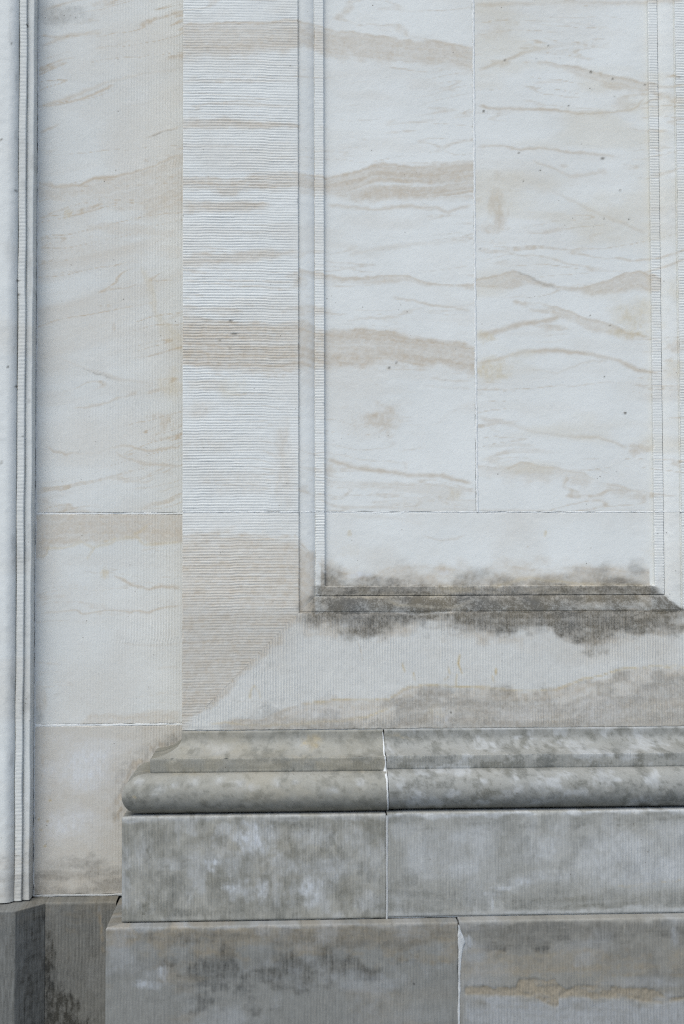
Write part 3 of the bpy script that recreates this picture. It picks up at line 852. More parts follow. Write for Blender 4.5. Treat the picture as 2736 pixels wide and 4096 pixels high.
# socle course
soc = sample([(.07, .9475), (.146, .9462), (.1485, .9452), (.150, .943), (.150, .672), (.1485, .6695), (.14, .669)], .0045)
tm_s = ss(.9465, .935, soc[:, 1]) * (.3 + .7 * ss(.672, .690, soc[:, 1])) * (soc[:, 0] > .1495)
E1 = Stains(-.15, 47, 0, streak=.3)
E1.wash(DIRT, .12).wash(VEIN, .5).mottle(DIRT, .54, 11, 9, -.55, .8, o=6).mottle(DIRT, .5, 40, 26, -.5, 1.0)
E1.mottle(DIRT, .5, 26, 17, -.05, .5, o=6).mottle(PALE, .42, 15, 12, .2, .7, o=6).mottle(VEIN, .4, 6, 5, -.2, .6, o=6).mottle(OCHRE, .10, 8, 8, 0, .7)
for x_, y_, rx_, ry_, s_ in ((1015, 3350, 62, 55, .85), (1060, 3330, 55, 35, .5), (850, 3450, 30, 26, .8), (930, 3465, 60, 40, .4), (790, 3440, 60, 26, .4), (700, 3460, 60, 20, .35), (900, 3330, 40, 36, .55), (960, 3560, 50, 34, .55), (925, 3550, 24, 20, .7),
                             (1050, 3560, 26, 36, .75), (1240, 3560, 66, 50, .75), (1270, 3590, 34, 34, .6), (1330, 3470, 80, 40, .45), (1180, 3470, 90, 34, .4), (1420, 3350, 50, 60, .4), (1500, 3430, 60, 80, .35), (1480, 3600, 60, 40, .4), (1250, 3340, 80, 40, .4), (840, 3390, 50, 30, .35), (570, 3420, 26, 60, .3), (1120, 3440, 40, 30, .5)):
    E1.blob(x_, y_, rx_ * 1.2, ry_ * 1.2, PALE, min(1, s_ * 1.1), .8, .55, 1.2)
for x_, y_, rx_, ry_, s_ in ((590, 3370, 30, 80, .6), (700, 3330, 40, 70, .4), (960, 3310, 26, 60, .55), (720, 3460, 110, 40, .45), (620, 3500, 80, 60, .4), (570, 3640, 50, 30, .75), (700, 3650, 120, 26, .62), (900, 3650, 140, 20, .5), (1200, 3300, 250, 30, .5), (1440, 3290, 110, 30, .7), (1380, 3420, 40, 60, .4), (1490, 3500, 40, 50, .45), (1130, 3520, 40, 60, .35)):
    E1.blob(x_, y_, rx_, ry_, DIRT, s_, .95, .6, 1.4)
E1.band([(480, 3262), (1570, 3255)], [(480, 3282), (1570, 3270)], PALE, .5, 5, 8, 0, 2, .5)
E1.band([(480, 3660), (1570, 3655)], [(480, 3700), (1570, 3690)], VEIN, .5, 14, 6)
E2 = Stains(-.15, 53, 0, streak=.3)
E2.wash(DIRT, .02).wash(VEIN, .3).mottle(DIRT, .24, 6, 7, -.6, .9, o=6).mottle(DIRT, .3, 40, 26, -.5, 1.0).mottle(PALE, .6, 4, 6, -.2, .6, (1600, 3290, 3300, 3540), 50, o=6)
E2.mottle(DIRT, .34, 24, 14, .0, .6, o=6).mottle(PALE, .3, 14, 10, .1, .7, o=6)
E2.band([(1540, 3262), (2760, 3240), (3600, 3240)], [(1540, 3310), (1800, 3300), (1950, 3310), (2150, 3290), (2400, 3280), (2760, 3262), (3600, 3262)], DIRT, .5, 10, 26, 0, 2, .5)
E2.band([(1540, 3260), (2760, 3238), (3600, 3238)], [(1540, 3272), (2760, 3252), (3600, 3252)], PALE, .7, 3, 5, 0, 2, .5)
E2.band([(1540, 3540), (1700, 3560), (1900, 3580), (2000, 3585), (2150, 3550), (2300, 3545), (2500, 3540), (2760, 3530), (3600, 3530)], [(1540, 3670), (1900, 3660), (2200, 3640), (2760, 3620), (3600, 3620)], DIRT, .42, 24, 18, 10, 1.5, .4)
E2.band([(2000, 3600), (2760, 3580), (3600, 3580)], [(2000, 3640), (2760, 3622), (3600, 3622)], DIRT, .55, 16, 16, 60, 1.5, .4)
E2.band([(1560, 3480), (2000, 3510), (2760, 3480), (3600, 3480)], [(1560, 3660), (2760, 3620), (3600, 3620)], VEIN, .45, 40, 20, 0, 1.5, .3)
E2.blob(1965, 3574, 44, 13, PALE, .7, .9).blob(2030, 3552, 60, 15, PALE, .75, .9).blob(2100, 3526, 60, 18, PALE, .7, .9).blob(2160, 3500, 50, 22, PALE, .55, .9).blob(1969, 3618, 8, 34, PALE, .8, .7, .2)
E2.blob(2180, 3400, 120, 70, PALE, .5, .9).blob(2500, 3380, 150, 60, PALE, .5, .9).blob(1700, 3360, 90, 60, PALE, .3, .9).blob(1780, 3440, 40, 30, PALE, .4, .9).blob(2300, 3500, 180, 30, PALE, .4, .9)
E2.band([(1540, 3650), (1900, 3650), (2760, 3625), (3600, 3625)], [(1540, 3700), (2760, 3665), (3600, 3665)], PALE, .45, 8, 6, 0, 2, .6)
E2.drip([(2480, 3545), (2600, 3535), (2736, 3530)], 3, OCHRE, .5)
JE = .3175
soc1 = build("socle_block", sweep(soc, XL, JE - .002, E1, 511, arr=(.945,), tool=.0015, left=True, toolmask=tm_s), MAT['socle'], pier)
soc2 = build("socle_block", sweep(soc, JE + .002, XR, E2, 521, arr=(.945,), tool=.0014, right=True, toolmask=tm_s, dz=.0025), MAT['socle'], pier)

# plinth course
pl = np.concatenate([sample([(.10, .6690), (.183, .6648), (.1862, .6635), (.188, .6605), (.188, .33)], .0045), sample([(.188, .32), (.188, .0)], .04)])
tm_p = ss(.6625, .652, pl[:, 1]) * (pl[:, 0] > .1865)
F1 = Stains(-.19, 59, 0, streak=.4)
F1.wash(DIRT, .16).wash(VEIN, .2).mottle(DIRT, .3, 4, 9, -.6, .9, o=6).mottle(DIRT, .22, 45, 20, -.5, 1.0)
F1.band([(420, 3715), (900, 3712), (1840, 3696)], [(420, 3790), (700, 3815), (1000, 3810), (1300, 3820), (1840, 3830)], VEIN, .95, 6, 34, 0, 1.5, .3)
F1.band([(480, 3730), (900, 3725), (1300, 3725), (1840, 3715)], [(480, 3760), (900, 3780), (1300, 3790), (1600, 3800), (1840, 3770)], DIRT, .40, 16, 30, 30, 2, .5)
F1.blob(760, 3760, 60, 34, DIRT, .5, .9).blob(1150, 3760, 90, 26, DIRT, .35, .9)
F1.band([(600, 3810), (900, 3810), (1300, 3830), (1500, 3840), (1660, 3830)], [(600, 3960), (900, 3990), (1150, 3960), (1400, 3910), (1660, 3840)], DIRT, .58, 40, 60, 60, 1.5, .2)
F1.band([(1350, 3960), (1840, 3960)], [(1350, 4010), (1840, 4000)], OCHRE, .16, 14, 20, 60)
F1.band([(1200, 3880), (1500, 3860), (1840, 3820)], [(1200, 4120), (1840, 4120)], VEIN, .75, 70, 30, 420, 1.5, .25)
F1.band([(1360, 4070), (1840, 4070)], [(1360, 4200), (1840, 4200)], PALE, .18, 40, 20, 60)
F1.line([(1240, 3890), (1360, 3870), (1480, 3840)], 30, VEIN, .3)
F1.blob(572, 3938, 30, 18, PALE, .95, .8, .5, 1.4).blob(605, 3940, 40, 22, PALE, .6, .8).blob(650, 3890, 22, 34, PALE, .75, .8, .6, 1.5).blob(610, 3895, 50, 30, PALE, .35, .9).blob(490, 3740, 46, 34, PALE, .45, .9)
F1.band([(420, 3712), (1840, 3694)], [(420, 3722), (1840, 3704)], PALE, .5, 4, 5, 0, 2, .6)
F1.mottle(DIRT, .22, 12, 14, .05, .6, o=6).mottle(PALE, .34, 8, 12, .05, .6, o=6).mottle(VEIN, .6, 5, 11, .0, .6, o=6)
F1.blob(1657, 3935, 4, 4, DIRT, 1)
F1.wash(DIRT, .36, (300, 4110, 2000, 5200), 60)
F2 = Stains(-.19, 61, 0, streak=.4)
F2.wash(VEIN, .4).mottle(DIRT, .18, 5, 9, -.6, .9, o=6).mottle(DIRT, .14, 45, 20, -.5, 1.0)
F2.band([(1830, 3698), (2760, 3682), (3600, 3682)], [(1830, 3760), (1900, 3785), (2100, 3785), (2400, 3765), (2760, 3745), (3600, 3745)], DIRT, .40, 10, 30, 0, 1.6, .5)
F2.band([(1890, 3765), (2100, 3762), (2300, 3752), (2520, 3742)], [(1890, 3790), (2100, 3786), (2300, 3776), (2520, 3764)], DIRT, .62, 10, 14, 60, 2, .5)
F2.band([(1840, 3800), (2760, 3790), (3600, 3790)], [(1840, 3900), (2760, 3930), (3600, 3930)], VEIN, .85, 24, 40, 0, 1.5, .3)
F2.blob(1862, 3770, 36, 30, PALE, .9, .8, .6, 1.4).blob(2700, 3740, 20, 40, PALE, .5, .9)
F2.band([(1840, 3995), (2000, 3990), (2200, 3998), (2500, 4000), (2760, 4020), (3600, 4020)], [(1840, 4300), (2760, 4300), (3600, 4300)], PALE, .62, 22, 30, 30, 1.4, .25)
F2.mottle(DIRT, .26, 12, 14, .05, .6, o=6).mottle(PALE, .36, 7, 12, -.1, .6, o=6)
F2.blob(2600, 3930, 180, 26, PALE, .4, .9)
spall_top = np.array([px(a, b, -.188) for a, b in ((1850, 3955), (1870, 3945), (1930, 3942), (1975, 3950), (2060, 3948), (2080, 3912), (2140, 3908), (2185, 3920), (2220, 3918), (2240, 3945), (2270, 3955), (2310, 3940), (2390, 3942), (2440, 3945), (2540, 3948), (2620, 3960), (2660, 3985), (2690, 3992), (2760, 3985), (3600, 3985))])
spall_bot = np.array([px(a, b, -.188) for a, b in ((1850, 3982), (1930, 3988), (2060, 3990), (2130, 3992), (2160, 4008), (2220, 4035), (2235, 4030), (2225, 4000), (2290, 3990), (2380, 4000), (2480, 3996), (2560, 4010), (2640, 4016), (2700, 4010), (2760, 4000), (3600, 4000))])


def spall_depth(X, Z):
    n = .0035 * fbm(X * 45, Z * 45, 3, 777)
    a = np.interp(X, spall_top[:, 0], spall_top[:, 1]) - Z + n
    b = Z - np.interp(X, spall_bot[:, 0], spall_bot[:, 1]) + n * .7
    x0 = spall_top[0, 0]
    m = ss(-.0008, .0022, a) * ss(-.002, .008, b) * ss(x0, x0 + .012, X)
    m = m * (.35 + .65 * ss(-.75, -.05, fbm(X * 22, Z * 60, 3, 778)))
    return m


class SpallStains(Stains):
    def eval(self, X, Z):
        M = super().eval(X, Z)
        m = spall_depth(X, Z)
        M[..., DIRT] *= 1 - .55 * m
        M[..., PALE] *= 1 - .9 * m
        M[..., OCHRE] = np.maximum(M[..., OCHRE], .34 * m)
        M[..., VEIN] = np.maximum(M[..., VEIN], .8 * m)
        return np.clip(M, 0, 1)


F2.__class__ = SpallStains
F2.drip([(2150, 3985), (2190, 4005), (2232, 4032)], 11, PALE, .6)


def spall(X, Z):
    return spall_depth(X, Z) * (.0017 + .0012 * fbm(X * 60, Z * 60, 3, 91) + .0009 * fbm(X * 170, Z * 170, 2, 92))


JF = .5055
build("plinth_block", sweep(pl, XL, JF - .002, F1, 611, arr=(.663,), tool=.0014, left=True, toolmask=tm_p, pitch=.0082), MAT['plinth'], pier)
build("plinth_block", sweep(pl, JF + .002, XR, F2, 621, arr=(.663,), tool=.0013, right=True, toolmask=tm_p, pitch=.0082, dz=.003, spall=spall, step=.0016), MAT['plinth'], pier)


# ------------------------------------------------------------------ mortar
def mortar_upright(name, pts, width, ysurf, parent, mat, seed, proud=.0006, wob=.5):
    """pts: (X, Z) down the joint; ysurf(z) gives the face it fills"""
    P0 = np.array(pts)
    P0 = P0[np.argsort(P0[:, 1])]
    z = np.linspace(P0[0, 1], P0[-1, 1], max(8, int((P0[-1, 1] - P0[0, 1]) / .003)))
    xc = np.interp(z, P0[:, 1], P0[:, 0]) + .0006 * vn(z * 60, 0, seed)
    w = (np.interp(z, P0[:, 1], P0[:, 2]) if P0.shape[1] > 2 else width) * (1 + wob * fbm(z * 45, z * 0, 3, seed + 1))
    u = np.array([-1, -.95, -.5, 0, .5, .95, 1])
    X = xc[None] + u[:, None] * w[None] / 2
    Y = ysurf(z)[None] - proud * (1 - np.abs(u[:, None]) ** 4) + .0005 * vn(X * 300, z[None] * 120, seed + 2)
    Y[0] += .006; Y[-1] += .006
    return build(name, [(np.stack([X, Y, np.repeat(z[None], 7, 0)], -1), None, (0, -1, 0))], mat, parent)


def mortar_bed(name, x0, x1, zc, width, ysurf, parent, mat, seed, proud=-.0005, gaps=True):
    x = np.linspace(x0, x1, max(8, int((x1 - x0) / .003)))
    w = width * (1 + .35 * fbm(x * 45, x * 0, 3, seed + 1))
    u = np.array([-1, -.95, -.4, .3, .95, 1])
    Z = zc + .0006 * vn(x * 30, 0, seed)[None] + u[:, None] * w[None] / 2
    pr = proud - .0012 * ss(.1, .7, fbm(x * 14, x * 0 + 9, 3, seed + 4))
    Y = ysurf(x)[None] - pr[None] + .0004 * vn(x[None] * 200, Z * 300, seed + 2) + 0 * Z
    Y[0] += .006; Y[-1] += .006
    return build(name, [(np.stack([np.repeat(x[None], 6, 0), Y, Z], -1), None, (0, -1, 0))], mat, parent)


def ring_face(x):
    return ring_y(np.minimum(x - XL, XR - x))


mortar_upright("mortar_joint", [(XJ + .0022, ZJ), (XJ, 2.4), (XJ + .001, 3.4), (XJ, TOP)], .0070, lambda z: YP + 0 * z, pier, MAT['pale_mortar'], 700, .0013, .15)
mortar_bed("mortar_joint", XL + .001, XR - .001, ZJ, .0040, ring_face, pier, MAT['pale_mortar'], 710, .0)
mortar_bed("mortar_joint", XL + .002, XR - .002, ZB - .0010, .0036, lambda x: 0 * x, pier, MAT['grey_mortar'], 715, -.003)


def base_face(z):
    order = np.argsort(np.concatenate([cav[1:, 1], fil[2:-2, 1], tor[1:-1, 1]]))
    zz = np.concatenate([cav[1:, 1], fil[2:-2, 1], tor[1:-1, 1]])[order]
    pp = np.concatenate([cav[1:, 0], fil[2:-2, 0], tor[1:-1, 0]])[order]
    return -np.interp(z, zz, pp)


bj = []
for x_, y_, Y_, w_ in ((1531, 2927, 0, .003), (1533, 2950, 0, .0045), (1536, 2990, -.03, .0055), (1538, 3020, -.07, .006), (1542, 3045, -.08, .006), (1541, 3066, -.08, .0075), (1542, 3082, -.09, .0125), (1545, 3096, -.12, .0085), (1548, 3140, -.14, .007), (1550, 3190, -.15, .0075), (1552, 3235, -.13, .006), (1552, 3247, -.12, .005)):
    X_, Z_ = px(x_, y_, Y_)
    bj.append((X_, Z_, w_ * .8))
mortar_upright("mortar_joint", bj, .006, base_face, pier, MAT['mortar'], 720, .0022, .25)
sj = [px(1548, y_, -.15) + (w_,) for y_, w_ in ((3262, .007), (3330, .0065), (3450, .006), (3560, .0055), (3680, .005))]
mortar_upright("mortar_joint", sj, .006, lambda z: -.150 + 0 * z, pier, MAT['grey_mortar'], 730, .0002, .25)
pj = [px(x_, y_, -.188) + (w_,) for x_, y_, w_ in ((1834, 3699, .004), (1838, 3715, .006), (1842, 3745, .013), (1846, 3770, .017), (1843, 3795, .010), (1840, 3830, .0075), (1838, 3900, .0058), (1837, 4000, .0056), (1835, 4096, .0056), (1834, 4550, .006))]
mortar_upright("mortar_joint", pj, .006, lambda z: -.188 + 0 * z, pier, MAT['joint_mortar'], 740, .0008, .3)
mortar_bed("mortar_joint", XL - .148, XR + .148, .6705, .005, lambda x: -.147 + 0 * x, pier, MAT['grey_mortar'], 750, -.001)

# ------------------------------------------------------------------ the set-back strip of wall
WY = .160
wall = empty("recessed_wall", "narrow strip of set-back ashlar wall between the rounded column and the panelled pier", "wall", (-.45, WY, 0))
G1 = Stains(WY, 67, .24, -.22, lines=.75)
G1.line([(150, 432), (230, 402), (330, 365), (430, 330), (560, 300), (728, 270)], 8, VEIN, .45).line([(150, 530), (200, 508), (250, 490)], 6, VEIN, .6).line([(160, 430), (250, 415), (400, 365), (470, 340)], 5, VEIN, .6)
G1.line([(150, 200), (220, 160), (300, 140), (430, 130)], 9, VEIN, .4).line([(360, 200), (500, 175), (620, 135)], 5, VEIN, .4).line([(480, 432), (560, 420), (680, 370)], 5, VEIN, .35)
G1.line([(560, 565), (620, 540), (690, 515), (735, 490)], 6, VEIN, .7).drip([(600, 548), (650, 535), (690, 520)], 3, DIRT, .4)
G1.band([(140, 720), (220, 745), (320, 740), (370, 716), (440, 710), (530, 690), (620, 655), (735, 608)], [(140, 770), (220, 790), (320, 795), (430, 800), (500, 830), (600, 860), (735, 862)], VEIN, .5, 5, 34, 0, 1, .4)
G1.line([(150, 722), (220, 745), (320, 740), (370, 716), (440, 710), (530, 692), (620, 657), (735, 610)], 6, VEIN, .75)
G1.line([(480, 830), (600, 835), (735, 855)], 6, VEIN, .4).blob(272, 855, 20, 22, OCHRE, .4)
G1.band([(320, 905), (420, 888), (540, 895), (735, 920)], [(320, 940), (420, 940), (540, 950), (735, 960)], VEIN, .35, 8, 20, 40)
G1.band([(150, 960), (330, 935), (500, 960), (735, 985)], [(150, 1060), (330, 1040), (500, 1040), (735, 1020)], VEIN, .34, 14, 30, 20)
G1.band([(560, 1040), (600, 1120), (640, 1250), (735, 1330)], [(560, 1090), (600, 1200), (640, 1330), (735, 1420)], OCHRE, .26, 20, 30, 10)
G1.line([(380, 1180), (470, 1198), (560, 1192)], 5, VEIN, .3).line([(180, 1400), (330, 1470), (470, 1510), (640, 1530)], 8, VEIN, .4).line([(280, 1632), (400, 1620), (510, 1580)], 4, VEIN, .45).drip([(340, 1478), (400, 1495), (470, 1512)], 3, DIRT, .3)
G1.blob(455, 1310, 14, 28, VEIN, .4).blob(690, 1540, 50, 60, OCHRE, .3, .9)
G1.line([(170, 1765), (210, 1800), (260, 1820), (380, 1815), (440, 1795), (490, 1785), (560, 1800), (610, 1806), (735, 1792)], 6, VEIN, .62).line([(440, 1800), (500, 1835), (580, 1855), (680, 1862), (735, 1872)], 6, VEIN, .55)
G1.line([(440, 1910), (520, 1925), (580, 1930), (640, 1905)], 5, VEIN, .35).band([(140, 1985), (230, 2000), (300, 2030), (420, 2050)], [(140, 2060), (230, 2060), (300, 2062), (420, 2062)], VEIN, .4, 10, 10, 20)
G1.blob(230, 60, 120, 50, DIRT, .3, .9).mottle(VEIN, .22, 3, 6, -.3, .8)
G2 = Stains(WY, 71, .08, 0, lines=.35)
G2.band([(130, 2050), (735, 2045)], [(130, 2225), (170, 2230), (200, 2195), (260, 2195), (330, 2165), (430, 2180), (480, 2158), (560, 2152), (610, 2176), (735, 2168)], VEIN, .62, 5, 9, 0, 1.3, .3)
G2.line([(150, 2228), (180, 2222), (190, 2195), (260, 2195), (330, 2168), (370, 2190), (430, 2182), (480, 2158), (540, 2150), (580, 2172), (735, 2168)], 5, OCHRE, .5)
G2.drip([(358, 2232), (375, 2205), (390, 2180), (545, 2135), (580, 2110)], 5, OCHRE, .4)
G2.line([(440, 2300), (520, 2335), (590, 2356), (650, 2342), (735, 2345)], 5, VEIN, .55).line([(150, 2455), (230, 2448), (300, 2440), (330, 2455), (380, 2448), (450, 2450), (600, 2448), (680, 2425), (735, 2422)], 4, VEIN, .55)
G2.line([(470, 2570), (600, 2585), (735, 2575)], 6, VEIN, .3).line([(600, 2680), (735, 2660)], 5, VEIN, .25).blob(420, 2295, 18, 26, OCHRE, .4)
G2.band([(300, 2870), (450, 2850), (600, 2855), (735, 2830)], [(300, 2910), (735, 2905)], VEIN, .5, 14, 6, 40).blob(165, 2800, 30, 90, VEIN, .45, .9).blob(155, 2870, 24, 40, DIRT, .3, .9)
G2.mottle(VEIN, .2, 4, 4, -.3, .8)
G3 = Stains(WY, 73, .04, 0)
G3.wash(VEIN, .40).wash(DIRT, .10)
G3.blob(690, 2960, 75, 34, DIRT, .55, .95, .5).blob(640, 2975, 60, 30, DIRT, .35, .95)
G3.band([(560, 2910), (735, 2905)], [(560, 3060), (735, 3060)], VEIN, .5, 20, 40, 20)
G3.drip([(735, 2965), (640, 2985), (560, 3035), (515, 3085), (482, 3160), (475, 3260)], 44, DIRT, .32).drip([(735, 2965), (640, 2985), (560, 3035), (515, 3085), (482, 3160), (475, 3260)], 85, VEIN, .6)
G3.blob(340, 3080, 150, 110, PALE, .55, .95, .6).blob(300, 3300, 130, 70, PALE, .5, .95).blob(400, 2990, 140, 40, PALE, .35, .95)
G3.blob(170, 3020, 50, 140, VEIN, .5, .95).blob(180, 3340, 60, 120, VEIN, .5, .95)
G3.band([(120, 3420), (300, 3400), (560, 3340)], [(120, 3610), (560, 3610)], VEIN, .5, 50, 20).band([(120, 3480), (300, 3480), (560, 3430)], [(120, 3610), (560, 3610)], DIRT, .52, 90, 10, 0, 1.0).wash(VEIN, .5, (60, 3440, 600, 3640), 90)
G3.blob(170, 3560, 60, 60, DIRT, .36, .95)
for x_, y_ in ((155, 3278), (190, 3285), (165, 3320), (180, 3385), (200, 3200)):
    G3.blob(x_, y_, 7, 6, OCHRE, .8).blob(x_, y_, 5, 4, DIRT, .5)


def wall_block(name, z0, z1, S, seed, mat):
    X, Z = np.meshgrid(lin(-.672, -.2385, .0017), zlin(z0, z1, .0032), indexing='ij')
    amp = .0004 + .0008 * ss(-.60, -.26, X)
    Y = WY - tooling(X, Z, .0083, 1.0, seed, col=.7, jit=.8) * amp * (.3 + .7 * ss(0, .02, X + .664)) + amp * .6 + .0006 * fbm(X * 4, Z * 4, 2, seed) + .00012 * fbm(X * 70, Z * 70, 2, seed + 8)
    Y = Y + rnd(z1 - Z, X, .0017, seed + 1, .003) + rnd(Z - z0, X, .0017, seed + 2, .003) + rnd(X + .672, Z, .0016, seed + 3)
    P = np.stack([X, Y, Z], -1)
    m = S.eval(X, Z)
    g = [(P, m, (0, -1, 0))]
    for s_, o_ in (('n0', (-1, 0, 0)), ('m0', (0, 0, -1)), ('m1', (0, 0, 1))):
        g.append(skirt(P, m, s_, .22, o_))
    return build(name, g, mat, wall)


wall_block("wall_block", 1.7725, TOP, G1, 801, MAT['wall'])
wall_block("wall_block", 1.1620, 1.7675, G2, 811, MAT['wall'])
wall_block("wall_block", .676, 1.1560, G3, 821, MAT['wall'])
mortar_bed("mortar_joint", -.67, -.239, 1.770, .0056, lambda x: WY + 0 * x, wall, MAT['pale_mortar'], 830, -.0006)
mortar_bed("mortar_joint", -.67, -.239, 1.159, .0062, lambda x: WY + 0 * x, wall, MAT['pale_mortar'], 835, -.0004)
mortar_bed("mortar_joint", -.67, -.385, .6735, .0055, lambda x: WY + 0 * x, wall, MAT['grey_mortar'], 838, .003)
mortar_upright("mortar_joint", [(-.6722, .672), (-.6722, TOP)], .0042, lambda z: WY + .0 * z, wall, MAT['mortar'], 839, .0002, .6)

H = Stains(.09, 79, 0, streak=.25)
H.wash(DIRT, .46).wash(VEIN, .25).mottle(DIRT, .3, 8, 5, -.5, .9).mottle(DIRT, .3, 70, 8, -.3, .9)
H.band([(160, 3605), (500, 3605)], [(160, 3680), (300, 3690), (500, 3720)], VEIN, .6, 6, 40, 0, 1.5).mottle(OCHRE, .35, 14, 12, .1, .6, (170, 3640, 330, 3830), 30)
H.drip([(393, 3625), (402, 3680), (408, 3740), (415, 3800)], 8, OCHRE, .75).drip([(396, 3625), (404, 3700), (412, 3770)], 6, PALE, .35)
H.blob(180, 3960, 75, 330, DIRT, .95, .95, .12).blob(235, 4070, 115, 170, DIRT, 1.0, .6, .2).blob(200, 3900, 40, 200, DIRT, .95, .8, .15).blob(300, 4150, 130, 120, DIRT, 1, .95, .15).wash(DIRT, .8, (100, 4110, 600, 5200), 60)
H.blob(400, 3900, 60, 90, PALE, .14, .95)
wpl = np.concatenate([sample([(.168, .6705), (.0955, .6692), (.0920, .6675), (.0905, .6650), (.0905, .33)], .0045), sample([(.0905, .32), (.0905, 0)], .04)])
x_ = np.linspace(-.6285, -.4302, 122)
Xh, Zh = np.meshgrid(x_, wpl[:, 1], indexing='ij')
Yh = np.repeat(wpl[None, :, 0], len(x_), 0)
tmh = (ss(.666, .655, wpl[:, 1]) * (wpl[:, 0] < .0906))[None]
Yh = Yh + rough(Xh, Zh, .0012, 850) - (tooling(Xh, Zh, .0095, .0011, 851, col=.5) - .0006) * tmh
build("plinth_block", [(np.stack([Xh, Yh, Zh], -1), H.eval(Xh, Zh), (0, -1, .0))], MAT['plinth'], wall)

# ------------------------------------------------------------------ the rounded engaged column
column = empty("engaged_column", "rounded smooth pale stone shaft with thin stepped edge fillets on a dark splayed plinth", "column", (-.99, .1, 0))
J = Stains(.06, 83, .05, 0)
J.mottle(DIRT, .08, 6, 3, .2, .8).mottle(DIRT, .26, 50, 14, .25, .8, (40, 0, 130, 4000), 30).mottle(VEIN, .2, 3, 8, 0, .8)
J.band([(-200, 3330), (150, 3330)], [(-200, 3680), (150, 3680)], VEIN, .35, 90, 10).band([(-200, 3450), (150, 3450)], [(-200, 3680), (150, 3680)], DIRT, .3, 70, 10, 0, 1.5)
for x_, y_ in ((5, 555), (58, 755), (62, 1115), (66, 1170), (28, 1465), (58, 1540), (108, 1598), (82, 1742), (44, 168), (101, 82), (4, 1850)):
    J.blob(x_, y_, 5, 6, DIRT, .9, .6)
J.wash(DIRT, .10, (72, -900, 160, 4200), 10)  # shade put into the colour: offsets the extra light the edge fillets catch
J.drip([(10, 3438), (30, 3441), (60, 3432), (80, 3428), (100, 3424)], 4, DIRT, .55)
plan = [(-1.20, .072), (-1.0, .069), (-.85, .069), (-.79, .0692), (-.748, .0700)]
for i in range(1, 15):
    a_ = i / 14 * math.pi / 2
    plan.append((-.748 + .0315 * math.sin(a_), .102 - .032 * math.cos(a_)))
roll = np.array(plan + [(-.7163, .103)])
fil1 = np.array([(-.7163, .100), (-.7158, .094), (-.7152, .0925), (-.7135, .0915), (-.706, .0915), (-.6985, .0915), (-.6962, .0922), (-.6955, .0940), (-.6955, .112)])
fil2 = np.array([(-.6955, .112), (-.6955, .1040), (-.690, .1030), (-.684, .1030), (-.6785, .1030), (-.6765, .1037), (-.6755, .106), (-.6750, .1665)])


def shaft_strip(name, prof, z0, z1, parent, seed, tool=0.0, mirror=False):
    z = zlin(z0, z1, .0017 if tool else .006)
    X, Z = np.meshgrid(prof[:, 0], z, indexing='ij')
    Y = np.repeat(prof[:, 1][:, None], len(z), 1)
    inner = np.zeros(len(prof)); inner[1:-1] = 1
    Y = Y + rough(X, Z, .0012, seed) * inner[:, None]
    X = X + .0012 * vn(Z * 9, 0, seed + 1) * inner[:, None]
    if tool:
        Y = Y - tooling(Z, X, .0105, tool, seed, col=.5) * inner[:, None]
    Y = Y + (rnd(z1 - Z, X, .002, seed + 3) + rnd(Z - z0, X, .002, seed + 4)) * inner[:, None]
    msk = J.eval(X, Z)
    g = [(np.stack([X, Y, Z], -1), msk, (.3, -1, 0))]
    g2 = [(np.stack([-1.98 - X, Y, Z], -1), msk, (-.3, -1, 0))]
    if mirror == 'join':
        return build(name, g + g2, MAT['stone'], parent)
    if mirror:
        build(name, g2, MAT['stone'], parent)
    return build(name, g, MAT['stone'], parent)


for z0, z1, sd0 in ((.6735, TOP, 900),):
    rb = shaft_strip("shaft_block", np.concatenate([roll[roll[:, 0] > -.99]]) if False else np.concatenate([[(x_, .0692) for x_ in np.arange(-.99, -.750, .006)], roll[4:]]), z0, z1, column, sd0, mirror='join')
    shaft_strip("edge_fillet", fil1, z0, z1, rb, sd0 + 5, tool=.0006, mirror=True)
    shaft_strip("edge_fillet", fil2, z0, z1, rb, sd0 + 9, mirror=True)

K = Stains(.0, 89, 0, streak=0.4)
K.wash(DIRT, .5).wash(VEIN, .12).mottle(DIRT, .22, 10, 5, -.1, .7).mottle(DIRT, .2, 60, 5, 0, .7)
K.band([(-300, 3640), (60, 3645), (190, 3615)], [(-300, 3690), (60, 3700), (190, 3700)], VEIN, .5, 8, 40)
K.band([(62, 3640), (190, 3620)], [(62, 5200), (190, 5200)], DIRT, .66, 10, 40, 6, 1)
K.blob(165, 3700, 40, 60, DIRT, .9, .9).wash(DIRT, .62, (-900, 4110, 300, 5200), 60)
out_ = np.array([(-.99, .0), (-.6985, .0), (-.6962, .0012), (-.6292, .0895), (-.6288, .0925)])
inn_ = np.array([(-.99, .11), (-.706, .112), (-.690, .125), (-.640, .168), (-.6288, .168)])
path, pin = [out_[0]], [inn_[0]]
for k in range(len(out_) - 1):
    a, b = out_[k], out_[k + 1]
    n = max(1, int(np.hypot(*(b - a)) / .002))
    for i in range(1, n + 1):
        path.append(a + (b - a) * i / n)
        pin.append(inn_[k] + (inn_[k + 1] - inn_[k]) * i / n)
path, pin = np.array(path), np.array(pin)
zz = np.concatenate([np.linspace(0, .33, 10), np.linspace(.34, .660, 72), [.6635, .6655, .6668]])
arc = np.concatenate([[0], np.cumsum(np.hypot(*np.diff(path, axis=0).T))])
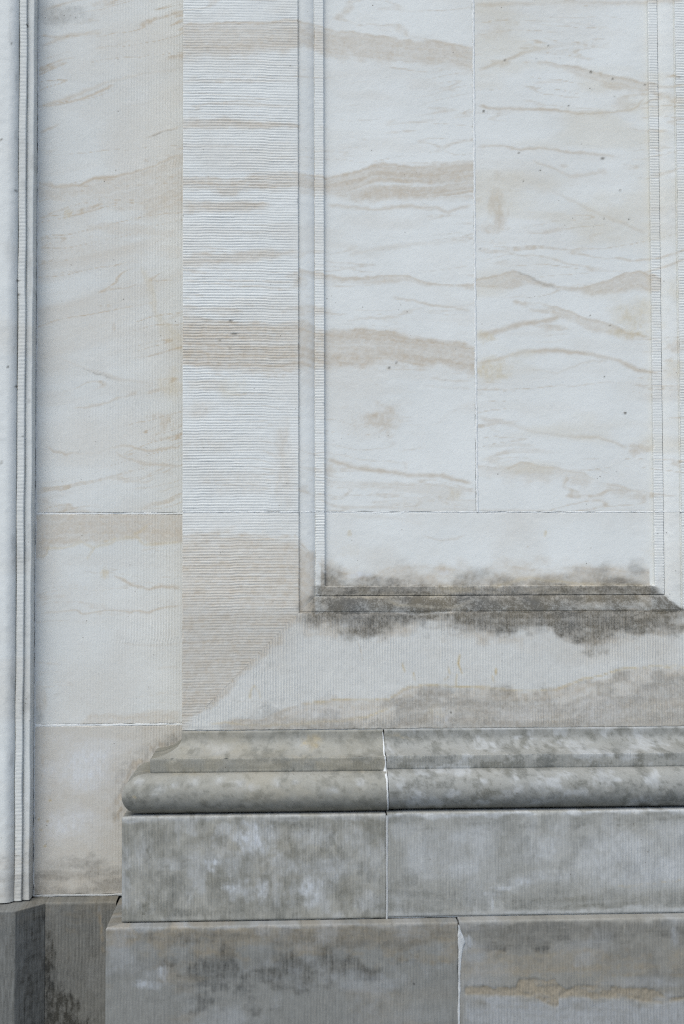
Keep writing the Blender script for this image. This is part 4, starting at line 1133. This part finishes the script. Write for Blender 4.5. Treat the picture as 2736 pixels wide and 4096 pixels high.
Xk = np.repeat(path[:, 0][:, None], len(zz) + 2, 1)
Yk = np.repeat(path[:, 1][:, None], len(zz) + 2, 1)
Zk = np.repeat(np.concatenate([zz, [.6676, .6720]])[None], len(path), 0)
Ak = np.repeat(arc[:, None], len(zz) + 2, 1)
tk = np.concatenate([ss(.666, .655, zz), [0, 0]])[None]
Yk = Yk + rough(Ak, Zk, .0012, 951) - (tooling(Ak, Zk, .0095, .001, 952, col=.5) - .0006) * tk
Yk[:, -3] += .0008; Yk[:, -2] += .0025
Xk[:, -1] = pin[:, 0]; Yk[:, -1] = pin[:, 1]
mk = K.eval(Xk, Zk)
build("plinth", [(np.stack([Xk, Yk, Zk], -1), mk, (0, -1, .1)), (np.stack([-1.98 - Xk, Yk, Zk], -1), mk, (0, -1, .1))], MAT['plinth'], column)


# ------------------------------------------------------------------ masonry behind the facing, and the ground
def boxes(name, lst, mat, kind):
    V, F = [], []
    for (x0, x1, y0, y1, z0, z1) in lst:
        b = len(V)
        V += [(x, y, z) for z in (z0, z1) for y in (y0, y1) for x in (x0, x1)]
        F += [tuple(b + i for i in f) for f in ((0, 2, 3, 1), (4, 5, 7, 6), (0, 1, 5, 4), (2, 6, 7, 3), (0, 4, 6, 2), (1, 3, 7, 5))]
    me = bpy.data.meshes.new(name)
    me.from_pydata(V, [], F)
    me.materials.append(mat)
    o = bpy.data.objects.new(name, me)
    o["kind"] = kind
    COL.objects.link(o)
    return o


boxes("building_core", [(-3.2, 4.2, .215, 1.4, -.02, TOP), (-.20, 1.464, .072, .2, -.02, TOP - .01)], MAT['core'], "structure")
S_ = 400
me = bpy.data.meshes.new("pavement")
me.from_pydata([(-S_, -S_, 0), (S_, -S_, 0), (S_, S_, 0), (-S_, S_, 0)], [], [(0, 1, 2, 3)])
me.materials.append(MAT['paving'])
pv = bpy.data.objects.new("pavement", me)
pv["kind"] = "structure"
COL.objects.link(pv)
print("tris ~", sum(len(o.data.polygons) for o in bpy.data.objects if o.type == 'MESH') * 2)
